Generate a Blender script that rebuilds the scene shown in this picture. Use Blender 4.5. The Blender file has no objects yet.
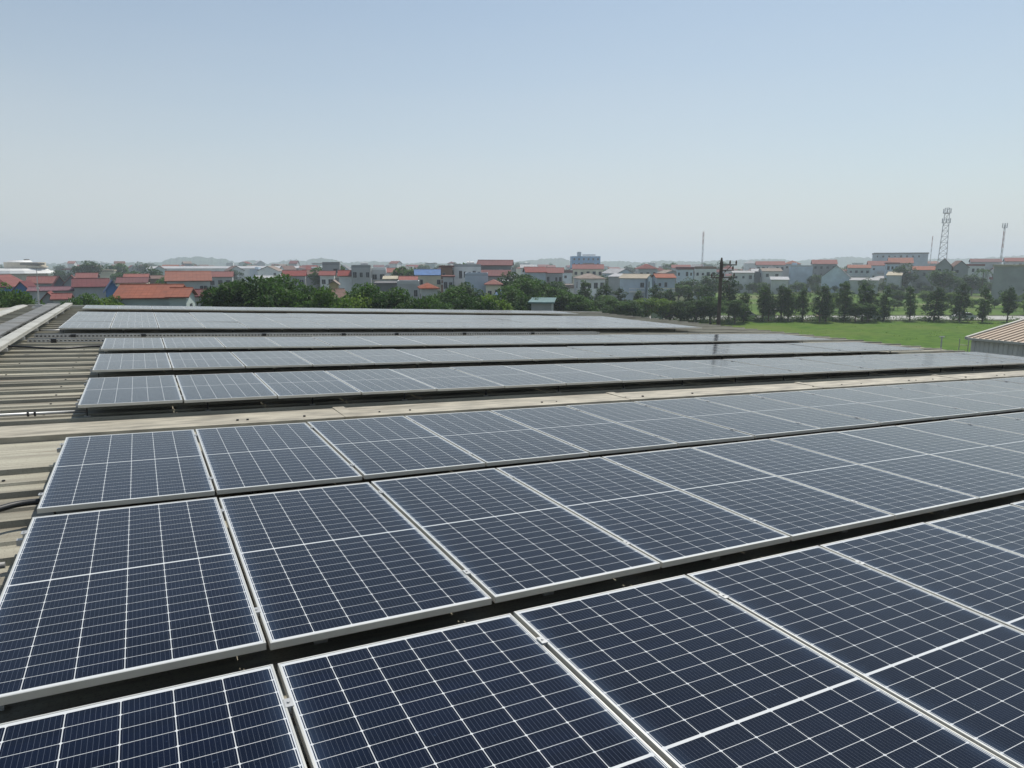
import bpy, math, random
from mathutils import Vector, Matrix
R_ = math.radians
random.seed(7)
scn = bpy.context.scene
COL = scn.collection

# ------------------------------------------------------------------ camera
F = 695.0; CZ = 1.697                                   # focal length in px, eye above the panel plane
RC = Matrix(((0.8820627890765754, -0.46966281484551925, 0.03717628918862455),
             (0.4695547283755627, 0.8699176848372904, -0.15086940931640236),
             (0.03851744003181248, 0.15053259433993732, 0.9878544148075078)))   # roof frame -> camera (right, forward, up)
zw = Vector((-0.04259, -0.0009, 0.99909)).normalized()   # plumb line in the roof frame
yw = (Vector((0, 1, 0)) - zw * zw.y).normalized(); xw = yw.cross(zw)
M = Matrix((xw, yw, zw))                                 # roof frame -> world
EYE = 11.0
ORG = Vector((0, 0, EYE)) - M @ Vector((0, 0, CZ))
CAM = Vector((0, 0, EYE))
WC = M @ RC.transposed()                                 # camera axes -> world (columns right, fwd, up)
cr, cf, cu = WC.col[0], WC.col[1], WC.col[2]
cam = bpy.data.cameras.new('camera'); co = bpy.data.objects.new('camera', cam); COL.objects.link(co)
cam.sensor_width = 36; cam.lens = F / 1024 * 36; cam.clip_end = 9000; cam.clip_start = .05
m3 = Matrix((cr, cu, -cf)).transposed()
co.matrix_world = Matrix.Translation(CAM) @ m3.to_4x4()
scn.camera = co
fh = Vector((cf.x, cf.y, 0)).normalized(); rh = Vector((fh.y, -fh.x, 0))

# ------------------------------------------------------------------ sky, sun, exposure
SUN_EL, SUN_AZ = 57, 54        # azimuth clockwise from world +Y
w = bpy.data.worlds.new('World'); scn.world = w; w.use_nodes = True
nt = w.node_tree; bg = nt.nodes['Background']
sky = nt.nodes.new('ShaderNodeTexSky'); sky.sky_type = 'NISHITA'; sky.sun_disc = False
sky.sun_elevation = R_(SUN_EL); sky.sun_rotation = R_(SUN_AZ)
sky.air_density = 1.0; sky.dust_density = .8; sky.ozone_density = .45; sky.altitude = 0
stc = nt.nodes.new('ShaderNodeTexCoord'); ssp = nt.nodes.new('ShaderNodeSeparateXYZ'); nt.links.new(stc.outputs['Generated'], ssp.inputs[0])
def sm(op, a, b=None, c=None):
    n = nt.nodes.new('ShaderNodeMath'); n.operation = op
    for i, v in enumerate((a, b, c)):
        if v is None: continue
        if isinstance(v, (int, float)): n.inputs[i].default_value = v
        else: nt.links.new(v, n.inputs[i])
    return n.outputs[0]
sno = nt.nodes.new('ShaderNodeTexNoise'); sno.inputs['Scale'].default_value = 1.6; sno.inputs['Detail'].default_value = 5
smp = nt.nodes.new('ShaderNodeMapping'); smp.inputs['Scale'].default_value = (1, 1, 5); nt.links.new(stc.outputs['Generated'], smp.inputs[0]); nt.links.new(smp.outputs[0], sno.inputs[0])
hzf = sm('POWER', 2.718, sm('MULTIPLY', sm('MAXIMUM', ssp.outputs[2], 0.), -3.6))
hzf = sm('MULTIPLY', hzf, sm('MULTIPLY_ADD', sno.outputs[0], .5, .68)); hzf = sm('MINIMUM', sm('MULTIPLY', hzf, 1.0), .96)
smx = nt.nodes.new('ShaderNodeMix'); smx.data_type = 'RGBA'; nt.links.new(hzf, smx.inputs[0]); stn = nt.nodes.new('ShaderNodeMix'); stn.data_type = 'RGBA'; stn.blend_type = 'MULTIPLY'; stn.inputs[0].default_value = 1; nt.links.new(sky.outputs[0], stn.inputs[6]); stn.inputs[7].default_value = (.88, 1.0, 1.0, 1); nt.links.new(stn.outputs[2], smx.inputs[6]); smx.inputs[7].default_value = (6.4, 6.6, 6.7, 1)
nt.links.new(smx.outputs[2], bg.inputs[0]); bg.inputs[1].default_value = 0.104
sl = bpy.data.lights.new('sun', 'SUN'); sl.energy = 4.0; sl.angle = R_(0.6); sl.color = (1, .95, .87)
so = bpy.data.objects.new('sun', sl); COL.objects.link(so)
az = R_(SUN_AZ); el = R_(SUN_EL)
sd = Vector((math.sin(az) * math.cos(el), math.cos(az) * math.cos(el), math.sin(el)))
so.rotation_euler = sd.to_track_quat('Z', 'Y').to_euler(); so.location = (0, 0, 60)
vs = scn.view_settings; vs.view_transform = 'Standard'; vs.look = 'None'; vs.exposure = 0.0; vs.gamma = 1
scn.cycles.max_bounces = 6; scn.cycles.diffuse_bounces = 1; scn.cycles.glossy_bounces = 3
scn.cycles.transmission_bounces = 3; scn.cycles.volume_bounces = 1; scn.cycles.transparent_max_bounces = 6
scn.cycles.sample_clamp_indirect = 6

# ------------------------------------------------------------------ helpers
class MB:
    def __init__(s): s.v = []; s.f = []; s.m = []
    def quad(s, a, b, c, d, mi=0):
        i = len(s.v); s.v += [tuple(a), tuple(b), tuple(c), tuple(d)]; s.f.append((i, i+1, i+2, i+3)); s.m.append(mi)
    def poly(s, pts, mi=0):
        i = len(s.v); s.v += [tuple(p) for p in pts]; s.f.append(tuple(range(i, i+len(pts)))); s.m.append(mi)
    def box(s, x0, x1, y0, y1, z0, z1, mi=0):
        i = len(s.v)
        s.v += [(x0,y0,z0),(x1,y0,z0),(x1,y1,z0),(x0,y1,z0),(x0,y0,z1),(x1,y0,z1),(x1,y1,z1),(x0,y1,z1)]
        for q in ((0,3,2,1),(4,5,6,7),(0,1,5,4),(1,2,6,5),(2,3,7,6),(3,0,4,7)):
            s.f.append(tuple(i+k for k in q)); s.m.append(mi)
    def prism(s, pts, y0, y1, axis='y', mi=0):
        """pts: (a, z) outline; extruded along y (or x)"""
        n = len(pts); i = len(s.v)
        for yy in (y0, y1):
            for a, z in pts: s.v.append((a, yy, z) if axis == 'y' else (yy, a, z))
        s.f.append(tuple(i+k for k in range(n))); s.m.append(mi)
        s.f.append(tuple(i+n+k for k in reversed(range(n)))); s.m.append(mi)
        for k in range(n):
            k2 = (k+1) % n; s.f.append((i+k, i+n+k, i+n+k2, i+k2)); s.m.append(mi)
    def tube(s, a, b, r0, r1=None, n=8, mi=0, caps=True):
        a = Vector(a); b = Vector(b); r1 = r0 if r1 is None else r1
        d = (b-a).normalized(); u = d.orthogonal().normalized(); t = d.cross(u); i = len(s.v)
        for p, r in ((a, r0), (b, r1)):
            for k in range(n):
                an = 2*math.pi*k/n; s.v.append(tuple(p + (u*math.cos(an)+t*math.sin(an))*r))
        for k in range(n):
            k2 = (k+1) % n; s.f.append((i+k, i+k2, i+n+k2, i+n+k)); s.m.append(mi)
        if caps:
            s.f.append(tuple(i+k for k in reversed(range(n)))); s.m.append(mi)
            s.f.append(tuple(i+n+k for k in range(n))); s.m.append(mi)
    def path(s, pts, r, n=6, mi=0):
        pts = [Vector(p) for p in pts]; i = len(s.v)
        for j, p in enumerate(pts):
            d = (pts[min(j+1, len(pts)-1)] - pts[max(j-1, 0)]).normalized(); u = d.cross(Vector((0, 0, 1))).normalized(); t = u.cross(d)
            for k in range(n):
                an = 2*math.pi*k/n; s.v.append(tuple(p + (u*math.cos(an)+t*math.sin(an))*r))
        for j in range(len(pts)-1):
            for k in range(n):
                k2 = (k+1) % n; a = i+j*n; s.f.append((a+k, a+k2, a+n+k2, a+n+k)); s.m.append(mi)
    def mesh(s, name, mats):
        me = bpy.data.meshes.new(name); me.from_pydata(s.v, [], s.f)
        for m in (mats if isinstance(mats, (list, tuple)) else [mats]): me.materials.append(m)
        if any(s.m): me.polygons.foreach_set('material_index', s.m)
        me.update(); return me
    def build(s, name, mats, parent=None, loc=None):
        return link(name, s.mesh(name, mats), parent, loc)
def fixn(me):
    import bmesh
    b = bmesh.new(); b.from_mesh(me); bmesh.ops.recalc_face_normals(b, faces=b.faces); b.to_mesh(me); b.free()
def link(name, data, parent=None, loc=None):
    o = bpy.data.objects.new(name, data); COL.objects.link(o)
    if parent is not None: o.parent = parent
    if loc is not None: o.location = loc
    return o
def tag(o, label=None, cat=None, group=None, kind=None):
    if label: o['label'] = label
    if cat: o['category'] = cat
    if group: o['group'] = group
    if kind: o['kind'] = kind
    return o
def thing(name, label, cat, mat4=None, group=None):
    o = link(name, None); o.empty_display_size = .2
    if mat4 is not None: o.matrix_world = mat4
    return tag(o, label, cat, group)
def copy_tree(o, parent=None):
    c = o.copy(); COL.objects.link(c); c.parent = parent
    for ch in KIDS.get(o.name, []): copy_tree(ch, c)
    return c
KIDS = {}
def remember(o):
    ks = [x for x in COL.objects if x.parent == o]; KIDS[o.name] = ks
    for k in ks: remember(k)
ROOF4 = Matrix.Translation(ORG) @ M.to_4x4()
def roof_at(x, y, z, rz=0): return ROOF4 @ Matrix.Translation((x, y, z)) @ Matrix.Rotation(rz, 4, 'Z')
def P(px, py, d):
    """world point seen at pixel px,py at forward ground distance d"""
    r = cr*((px-512)/F) + cf - cu*((py-384)/F)
    t = d / r.dot(fh); return CAM + r*t
def G(px, d, z=0.0):
    a = P(px, 263, d); return Vector((a.x, a.y, z))
ORDN = ['first','second','third','fourth','fifth','sixth','seventh','eighth','ninth','tenth','eleventh','twelfth','thirteenth',
        'fourteenth','fifteenth','sixteenth','seventeenth','eighteenth','nineteenth','twentieth','twenty-first','twenty-second','twenty-third','twenty-fourth','twenty-fifth',
        'twenty-sixth','twenty-seventh','twenty-eighth','twenty-ninth','thirtieth','thirty-first','thirty-second','thirty-third','thirty-fourth','thirty-fifth','thirty-sixth']

# ------------------------------------------------------------------ materials
def newmat(name):
    m = bpy.data.materials.new(name); m.use_nodes = True
    return m, m.node_tree, m.node_tree.nodes['Principled BSDF']
def N(t, typ, **k):
    n = t.nodes.new(typ)
    for a, b in k.items(): setattr(n, a, b)
    return n
def math_(t, op, a, b=None, c=None):
    n = t.nodes.new('ShaderNodeMath'); n.operation = op
    for i, v in enumerate((a, b, c)):
        if v is None: continue
        if isinstance(v, (int, float)): n.inputs[i].default_value = v
        else: t.links.new(v, n.inputs[i])
    return n.outputs[0]
def mixc(t, fac, a, b):
    n = t.nodes.new('ShaderNodeMix'); n.data_type = 'RGBA'
    for i, v in ((0, fac), (6, a), (7, b)):
        if isinstance(v, (int, float)): n.inputs[i].default_value = v
        elif isinstance(v, tuple): n.inputs[i].default_value = (*v[:3], 1)
        else: t.links.new(v, n.inputs[i])
    return n.outputs[2]
def ramp(t, fac, stops):
    n = t.nodes.new('ShaderNodeValToRGB'); e = n.color_ramp.elements
    while len(e) < len(stops): e.new(.5)
    for q, (p, c) in zip(e, stops): q.position = p; q.color = (*c, 1) if isinstance(c, tuple) else (c, c, c, 1)
    t.links.new(fac, n.inputs[0]); return n.outputs[0]
def noise(t, scale, detail=4, coord='Object', stretch=None, rough=.55):
    tc = N(t, 'ShaderNodeTexCoord'); n = N(t, 'ShaderNodeTexNoise'); n.inputs['Scale'].default_value = scale
    n.inputs['Detail'].default_value = detail; n.inputs['Roughness'].default_value = rough
    if stretch:
        mp = N(t, 'ShaderNodeMapping'); mp.inputs['Scale'].default_value = stretch
        t.links.new(tc.outputs[coord], mp.inputs[0]); t.links.new(mp.outputs[0], n.inputs[0])
    else: t.links.new(tc.outputs[coord], n.inputs[0])
    return n.outputs[0]
def simple(name, col, rough=.7, metal=0., var=.25, scale=1.5, stretch=None, dirt=None, bump=0., spec=.5, objrand=0.):
    m, t, b = newmat(name)
    n = noise(t, scale, 5, 'Object', stretch)
    dk = tuple(c*(1-var) for c in col); lt = tuple(min(1, c*(1+var*.7)) for c in col)
    c = ramp(t, n, [(.3, dk), (.7, lt)])
    if dirt:
        n2 = noise(t, scale*.37, 6, 'Object', stretch, .65)
        c = mixc(t, ramp(t, n2, [(.5, 0.), (.72, .75)]), c, dirt)
    if objrand:
        oi = N(t, 'ShaderNodeObjectInfo')
        k = math_(t, 'MULTIPLY_ADD', oi.outputs['Random'], 2*objrand, 1-objrand)
        mx = N(t, 'ShaderNodeVectorMath'); mx.operation = 'SCALE'; t.links.new(c, mx.inputs[0]); t.links.new(k, mx.inputs['Scale']); c = mx.outputs[0]
    t.links.new(c, b.inputs['Base Color']); b.inputs['Roughness'].default_value = rough; b.inputs['Metallic'].default_value = metal
    b.inputs['Specular IOR Level'].default_value = spec
    if bump:
        bp = N(t, 'ShaderNodeBump'); bp.inputs['Strength'].default_value = bump; bp.inputs['Distance'].default_value = .01
        t.links.new(noise(t, scale*6, 3, 'Object', stretch), bp.inputs['Height']); t.links.new(bp.outputs[0], b.inputs['Normal'])
    return m

PW, PL, GAP = 1.134, 2.278, 0.020
def cell_material():
    m, t, b = newmat('solar_cells')
    tc = N(t, 'ShaderNodeTexCoord'); sp = N(t, 'ShaderNodeSeparateXYZ'); t.links.new(tc.outputs['Object'], sp.inputs[0])
    x, y = sp.outputs[0], sp.outputs[1]
    X0 = .021; CW = .182
    u = math_(t, 'DIVIDE', math_(t, 'SUBTRACT', x, X0), CW)
    fu = math_(t, 'FRACT', u); du = math_(t, 'MULTIPLY', math_(t, 'SUBTRACT', .5, math_(t, 'ABSOLUTE', math_(t, 'SUBTRACT', fu, .5))), CW)
    # rows mirrored about the middle seam
    ym = math_(t, 'ABSOLUTE', math_(t, 'SUBTRACT', y, PL/2))
    CH = .0922; SEAM = .0062
    v = math_(t, 'DIVIDE', math_(t, 'SUBTRACT', ym, SEAM), CH)
    fv = math_(t, 'FRACT', v); dv = math_(t, 'MULTIPLY', math_(t, 'SUBTRACT', .5, math_(t, 'ABSOLUTE', math_(t, 'SUBTRACT', fv, .5))), CH)
    g1 = math_(t, 'LESS_THAN', du, .0016)
    g2 = math_(t, 'LESS_THAN', dv, .0012)
    g3 = math_(t, 'LESS_THAN', ym, SEAM)
    g4 = math_(t, 'LESS_THAN', math_(t, 'ADD', du, dv), .0078)
    # white margin round the cells
    xe = math_(t, 'SUBTRACT', PW/2, math_(t, 'ABSOLUTE', math_(t, 'SUBTRACT', x, PW/2)))
    g5 = math_(t, 'LESS_THAN', xe, .0150)
    g6 = math_(t, 'GREATER_THAN', ym, SEAM + 12*CH)
    g = g1
    for q in (g2, g3, g4, g5, g6): g = math_(t, 'MAXIMUM', g, q)
    # bus bars along y, ten a cell
    bb = math_(t, 'FRACT', math_(t, 'MULTIPLY', fu, 10)); bar = math_(t, 'LESS_THAN', math_(t, 'ABSOLUTE', math_(t, 'SUBTRACT', bb, .5)), .036)
    bar = math_(t, 'MULTIPLY', bar, .55)
    oi = N(t, 'ShaderNodeObjectInfo')
    # small differences from cell to cell
    cb = N(t, 'ShaderNodeCombineXYZ'); t.links.new(math_(t, 'FLOOR', u), cb.inputs[0]); t.links.new(math_(t, 'FLOOR', math_(t, 'DIVIDE', y, CH)), cb.inputs[1]); t.links.new(math_(t, 'MULTIPLY', oi.outputs['Random'], 91.), cb.inputs[2])
    wn = N(t, 'ShaderNodeTexWhiteNoise'); t.links.new(cb.outputs[0], wn.inputs[0])
    cell = mixc(t, wn.outputs[0], (.0004, .0022, .0105), (.0009, .0034, .0150))
    cell = mixc(t, math_(t, 'MULTIPLY', oi.outputs['Random'], .5), cell, (.0013, .0024, .008))
    c = mixc(t, bar, cell, (.11, .125, .155))
    c = mixc(t, math_(t, 'MULTIPLY', g, .92), c, (.70, .71, .70))
    # thin dusty film, blotchy, plus bluish glow painted along the frame; random offset for every panel
    va = N(t, 'ShaderNodeVectorMath'); va.operation = 'ADD'; t.links.new(tc.outputs['Object'], va.inputs[0])
    cx = N(t, 'ShaderNodeCombineXYZ'); t.links.new(math_(t, 'MULTIPLY', oi.outputs['Random'], 57.), cx.inputs[0]); t.links.new(math_(t, 'MULTIPLY', oi.outputs['Random'], 23.), cx.inputs[2])
    t.links.new(cx.outputs[0], va.inputs[1])
    n1 = N(t, 'ShaderNodeTexNoise'); n1.inputs['Scale'].default_value = 2.2; n1.inputs['Detail'].default_value = 6; t.links.new(va.outputs[0], n1.inputs[0])
    n2 = N(t, 'ShaderNodeTexNoise'); n2.inputs['Scale'].default_value = 46; n2.inputs['Detail'].default_value = 2; t.links.new(va.outputs[0], n2.inputs[0])
    spots = ramp(t, n2.outputs[0], [(.70, 0.), (.76, .55)])
    film = math_(t, 'MULTIPLY_ADD', ramp(t, n1.outputs[0], [(.35, 0.), (.75, 1.)]), .009, .001)
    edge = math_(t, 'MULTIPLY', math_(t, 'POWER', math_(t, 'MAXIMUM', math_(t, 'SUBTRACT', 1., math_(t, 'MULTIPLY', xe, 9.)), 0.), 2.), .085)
    dust_glow = math_(t, 'ADD', math_(t, 'ADD', film, edge), math_(t, 'MULTIPLY', spots, .10))
    c = mixc(t, dust_glow, c, (.27, .42, .66))
    t.links.new(c, b.inputs['Base Color'])
    rg = math_(t, 'MULTIPLY_ADD', n1.outputs[0], .09, .07)
    t.links.new(rg, b.inputs['Roughness']); b.inputs['IOR'].default_value = 1.31; b.inputs['Sheen Weight'].default_value = .01; b.inputs['Sheen Roughness'].default_value = .45; b.inputs['Sheen Tint'].default_value = (.85, .9, 1, 1)
    return m
MAT = {}
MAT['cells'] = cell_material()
MAT['alu'] = simple('frame_aluminium', (.60, .59, .54), .42, .35, .10, 3)
MAT['steel'] = simple('galvanised_steel', (.50, .50, .49), .45, .45, .18, 4)
MAT['backsheet'] = simple('backsheet', (.22, .22, .22), .8)
MAT['trunk'] = simple('trunking_paint', (.46, .45, .40), .6, .0, .2, 1.2, dirt=(.24, .22, .18))
MAT['duct_grey'] = simple('duct_weathered_zinc', (.21, .215, .21), .85, 0, .35, 1.5, dirt=(.11, .10, .085), spec=.2)
MAT['black'] = simple('black_rubber', (.012, .012, .013), .5)
def roof_mat():
    m, t, b = newmat('roof_sheet_paint')
    n1 = noise(t, .55, 6, 'Object', (.25, 1.6, 1), .62); n2 = noise(t, 7, 5, 'Object', (.12, 1.5, 1), .6); n3 = noise(t, 38, 4, 'Object', None, .7)
    c = ramp(t, n1, [(.30, (.20, .18, .14)), (.5, (.41, .385, .295)), (.70, (.53, .50, .39))])
    c = mixc(t, ramp(t, n2, [(.40, 0.), (.70, .75)]), c, (.19, .165, .125))
    c = mixc(t, ramp(t, n3, [(.60, 0.), (.74, .65)]), c, (.12, .095, .065))
    n4 = noise(t, 2.2, 6, 'Object', (.18, 3, 1), .7); c = mixc(t, ramp(t, n4, [(.60, 0.), (.70, .55)]), c, (.15, .085, .05))
    n5 = noise(t, 90, 2, 'Object', None, .6); c = mixc(t, ramp(t, n5, [(.56, 0.), (.66, .5)]), c, (.14, .12, .09))
    t.links.new(c, b.inputs['Base Color']); b.inputs['Roughness'].default_value = .7; b.inputs['Metallic'].default_value = .0
    return m
MAT['roof'] = roof_mat()
MAT['flash'] = simple('flashing_paint', (.41, .37, .285), .6, 0, .45, 4.5, stretch=(.5, 2, 1), dirt=(.17, .14, .10), bump=.4)

# ------------------------------------------------------------------ ground and fields
def ground_mat(name, stops, sc, extra=None, rough=1., coord='Object'):
    m, t, b = newmat(name); c = ramp(t, noise(t, sc, 8, coord, None, .6), stops)
    if extra:
        s2, col, lo, hi = extra; c = mixc(t, ramp(t, noise(t, s2, 6, coord), [(lo, 0.), (hi, .9)]), c, col)
    t.links.new(c, b.inputs['Base Color']); b.inputs['Roughness'].default_value = rough; b.inputs['Specular IOR Level'].default_value = .15
    return m
def sheet(name, pts, z, mat, kind='structure'):
    mb = MB(); mb.poly([(p.x, p.y, z) for p in pts]); o = mb.build(name, mat); tag(o, kind=kind); return o
gm = ground_mat('ground_soil', [(.3, (.045, .060, .022)), (.5, (.075, .085, .040)), (.68, (.14, .125, .085))], .02, (.006, (.05, .075, .022), .45, .6))
mb = MB(); S = 3400
mb.poly([(-S, -S, 0), (S, -S, 0), (S, S, 0), (-S, S, 0)]); tag(mb.build('ground', gm), kind='structure')
rice = ground_mat('rice_green', [(.3, (.040, .092, .008)), (.5, (.070, .140, .011)), (.7, (.115, .19, .022))], .6, (.06, (.12, .16, .03), .45, .68))
sheet('rice_field', [G(640, 58), G(1500, 58), G(1500, 133), G(1024, 133.5), G(735, 132), G(640, 128)], .004, rice)
rice2 = ground_mat('rice_far_green', [(.3, (.045, .095, .015)), (.5, (.08, .145, .02)), (.7, (.125, .18, .04))], .06, (.02, (.17, .17, .08), .52, .66))
sheet('far_rice_field', [G(700, 150), G(1300, 150), G(1300, 262), G(700, 262)], .004, rice2)
sheet('farm_path', [G(700, 196), G(1150, 181), G(1150, 183.5), G(700, 198)], .012, simple('path_dirt', (.30, .26, .18), .95, var=.3, scale=.5))
sheet('road', [G(520, 138), G(1300, 137), G(1300, 146), G(520, 148)], .008, simple('concrete_road', (.42, .41, .38), .9, var=.2, scale=.4, dirt=(.25, .23, .19)))
# hills far behind the town
def hills(name, d, prof, col):
    mb = MB(); cols = []
    pts = []
    x0, x1 = prof[0][0], prof[-1][0]; n = int((x1-x0)/2.2); rr = random.Random(d)
    for i in range(n+1):
        px = x0+(x1-x0)*i/n
        for (a, ya), (b_, yb) in zip(prof[:-1], prof[1:]):
            if a <= px <= b_: y = ya+(yb-ya)*(px-a)/(b_-a); break
        y += rr.uniform(-.8, .6) + (2.6 if d > 1800 else 1.0); top = P(px, y, d).z
        row = []
        for k in range(7):
            f = k/6; hh = top*math.sin(f*math.pi)**.8 if 0 < k < 6 else -.5
            hh *= rr.uniform(.93, 1.0) if k != 3 else 1
            q = G(px + rr.uniform(-.5, .5), d + (f-.5)*260, hh); row.append(tuple(q))
        cols.append(row)
    for a, b_ in zip(cols[:-1], cols[1:]):
        for k in range(6): mb.quad(a[k], b_[k], b_[k+1], a[k+1])
    m = ground_mat(name+'_green', [(.35, col), (.6, tuple(c*1.6 for c in col))], .03)
    tag(mb.build(name, m), kind='structure')
hills('wooded_hills', 1900, [(-60, 262), (60, 261), (78, 258.5), (95, 258.5), (108, 260.5), (135, 259.5), (150, 261), (163, 259), (170, 256), (185, 254.6), (200, 254.4), (212, 255), (228, 257), (236, 260), (250, 258), (262, 258.5), (270, 262)], (.035, .060, .022))
hills('tree_covered_ridge', 2000, [(262, 262), (290, 257.5), (297, 257), (303, 259), (312, 256.5), (320, 255), (332, 256.5), (345, 260), (372, 258.5), (392, 260), (412, 261), (420, 260), (470, 261), (520, 259), (545, 256), (562, 255.5), (575, 260), (620, 258.5), (640, 260), (660, 258), (700, 259), (780, 256), (790, 258.5), (850, 254), (900, 257), (960, 256), (990, 255), (1020, 253), (1100, 256)], (.035, .060, .022))

# ------------------------------------------------------------------ the factory roof under the panels
RX0, RX1, RY0, RY1 = -4.2, 24.8, -7.0, 34.9
ZF = -.225
fac = thing('factory_building', 'long factory hall whose pale beige ribbed metal roof carries all the solar panels', 'building', roof_at(0, 0, 0))
prof = []
y = RY0; k = 0
while y < RY1:
    if 7.75 < y < 8.7:
        prof += [(y, ZF)]; y += .38; k += 1; continue
    h = .048 if k % 2 == 0 else .024
    wv = .045 if k % 2 == 0 else .02
    prof += [(y, ZF), (y+.016, ZF+h), (y+.016+wv, ZF+h), (y+.032+wv, ZF)]
    y += .38; k += 1
prof.append((RY1, ZF))
mb = MB(); xs = [RX0, RX1]
for (ya, za), (yb, zb) in zip(prof[:-1], prof[1:]):
    mb.quad((RX0, ya, za), (RX1, ya, za), (RX1, yb, zb), (RX0, yb, zb))
mb.build('roof_sheet', MAT['roof'], fac)
mb = MB()
sl2 = 2*.0426
mb.quad((RX0-14, RY0, ZF-14*sl2), (RX0, RY0, ZF), (RX0, RY1, ZF), (RX0-14, RY1, ZF-14*sl2)); mb.build('rear_roof_slope', MAT['roof'], fac)
mb = MB(); mb.prism([(RX0-.22, ZF-.02), (RX0-.22, ZF+.05), (RX0, ZF+.085), (RX0+.17, ZF+.06), (RX0+.17, ZF+.03), (RX0, ZF+.06)], RY0, RY1+.06)
mb.build('ridge_cap', MAT['trunk'], fac)
mb = MB(); mb.box(RX0+.17, RX1+.05, RY1-.06, RY1+.08, ZF-.2, ZF+.085); mb.build('verge_trim', MAT['trunk'], fac)
mb = MB(); mb.box(RX1, RX1+.14, RY0, RY1, ZF-.16, ZF-.02); mb.build('gutter', MAT['flash'], fac)
mb = MB(); mb.prism([(8.76, ZF+.002), (8.77, ZF+.063), (8.80, ZF+.065), (9.42, ZF+.057), (9.45, ZF+.002)], RX0+.2, RX1, axis='x')
mb.build('expansion_flashing', MAT['flash'], fac)
x = RX0+1.9
while x < RX1: jb = MB(); jb.box(x, x+.16, 8.752, 9.456, ZF+.003, ZF+.069); jb.build('lap_joint', MAT['flash'], fac); x += 4.6
wl = MB()
for a, b_, c, d in ((RX0-13.9, RX1-.05, RY0+.05, RY0+.25), (RX0-13.9, RX1-.05, RY1-.25, RY1-.05), (RX1-.25, RX1-.05, RY0+.25, RY1-.25), (RX0-13.9, RX0-13.7, RY0+.25, RY1-.25)):
    wl.box(a, b_, c, d, -9.6, ZF-.03 if a > -5 else ZF-.03-14*sl2 if b_ < 0 else ZF-1.22)
wl.build('wall', simple('factory_wall', (.5, .5, .47), .7, stretch=(6, 6, .2)), fac)
# screw heads and grit on the open strips
mb = MB(); rr = random.Random(3)
for i in range(150):
    x = rr.uniform(-1.5, 22); yy = rr.choice((8.25, 8.52, 8.95, 18.7, 19.9, 21.0)); s = rr.uniform(.008, .016)
    z = ZF + (.06 if 8.76 < yy < 9.45 else .0)
    mb.box(x-s, x+s, yy-s+rr.uniform(-.05, .05)*0, yy+s, z, z+s*1.5)
tag(mb.build('roof_screws', MAT['black'], fac), kind='stuff')

mb = MB(); rr = random.Random(8); yy = RY0
for k, q in enumerate([RY0+.38*i for i in range(110)]):
    for x in (-3.9, -2.0, -1.1, 23.2, 24.4): 
        if 7.7 < q < 9.5 or rr.random() < .2: continue
        a = q+.19+rr.uniform(-.03, .03); mb.tube((x, a, ZF), (x, a, ZF+.012), .014, n=6)
tag(mb.build('sheet_screws', MAT['black'], fac), kind='stuff')

# ------------------------------------------------------------------ solar panels
def make_panel():
    root = thing('solar_panel', 'x', 'solar panel')
    FH, LIP = .035, .0085
    mb = MB()
    o = [(0, 0), (PW, 0), (PW, PL), (0, PL)]; i_ = [(LIP, LIP), (PW-LIP, LIP), (PW-LIP, PL-LIP), (LIP, PL-LIP)]
    bv = .0012
    for k in range(4):
        k2 = (k+1) % 4
        sx = lambda p, e: (p[0] + (e if p[0] < .5 else -e), p[1] + (e if p[1] < 1 else -e))
        a, b_ = o[k], o[k2]; a1, b1 = sx(a, bv), sx(b_, bv); c, d = i_[k2], i_[k]
        mb.quad((*a, -FH), (*b_, -FH), (*b_, -bv), (*a, -bv)); mb.quad((*a, -bv), (*b_, -bv), (*b1, 0), (*a1, 0))
        mb.quad((*a1, 0), (*b1, 0), (*c, 0), (*d, 0)); mb.quad((*d, 0), (*c, 0), (*c, -FH), (*d, -FH)); mb.quad((*d, -FH), (*c, -FH), (*b_, -FH), (*a, -FH))
    mb.build('frame', MAT['alu'], root)
    mb = MB(); e = LIP
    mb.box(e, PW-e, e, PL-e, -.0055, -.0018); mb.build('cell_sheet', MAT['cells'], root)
    mb = MB(); mb.box(e, PW-e, e, PL-e, -.0100, -.0075); mb.build('backsheet', MAT['backsheet'], root)
    cm = MB(); cm.box(-GAP/2-.016, -GAP/2+.016, -.028, .028, .0005, .004); cm.box(-GAP/2-.007, -GAP/2+.007, -.028, .028, -.03, .0005)
    cm.tube((-GAP/2, 0, .004), (-GAP/2, 0, .009), .0065, n=6)
    me = cm.mesh('clamp', MAT['steel'])
    for yy in (.35, 1.975): link('clamp', me, root, (0, yy, 0))
    remember(root); return root
rows = [('C', .616, -.686, 9, 'the nearest row'), ('B', 3.117, -.680, 14, 'the second row from the camera'), ('A', 5.587, -.675, 18, 'the third row from the camera'),
        ('D', 9.635, -.686, 20, 'the fourth row, behind the beige strip'), ('E', 12.787, -.690, 19, 'the fifth row from the camera'), ('F', 15.978, -.694, 19, 'the sixth row, before the cable trays'),
        ('G1', 21.20, -1.834, 19, 'the seventh row, behind the cable trays'), ('G2', 23.54, -1.834, 19, 'the eighth row from the camera'), ('G3', 25.88, -1.834, 19, 'the ninth row from the camera'),
        ('H', 30.25, -1.834, 19, 'the last row at the far roof edge')]
proto = make_panel(); first = True; rr = random.Random(11)
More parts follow.
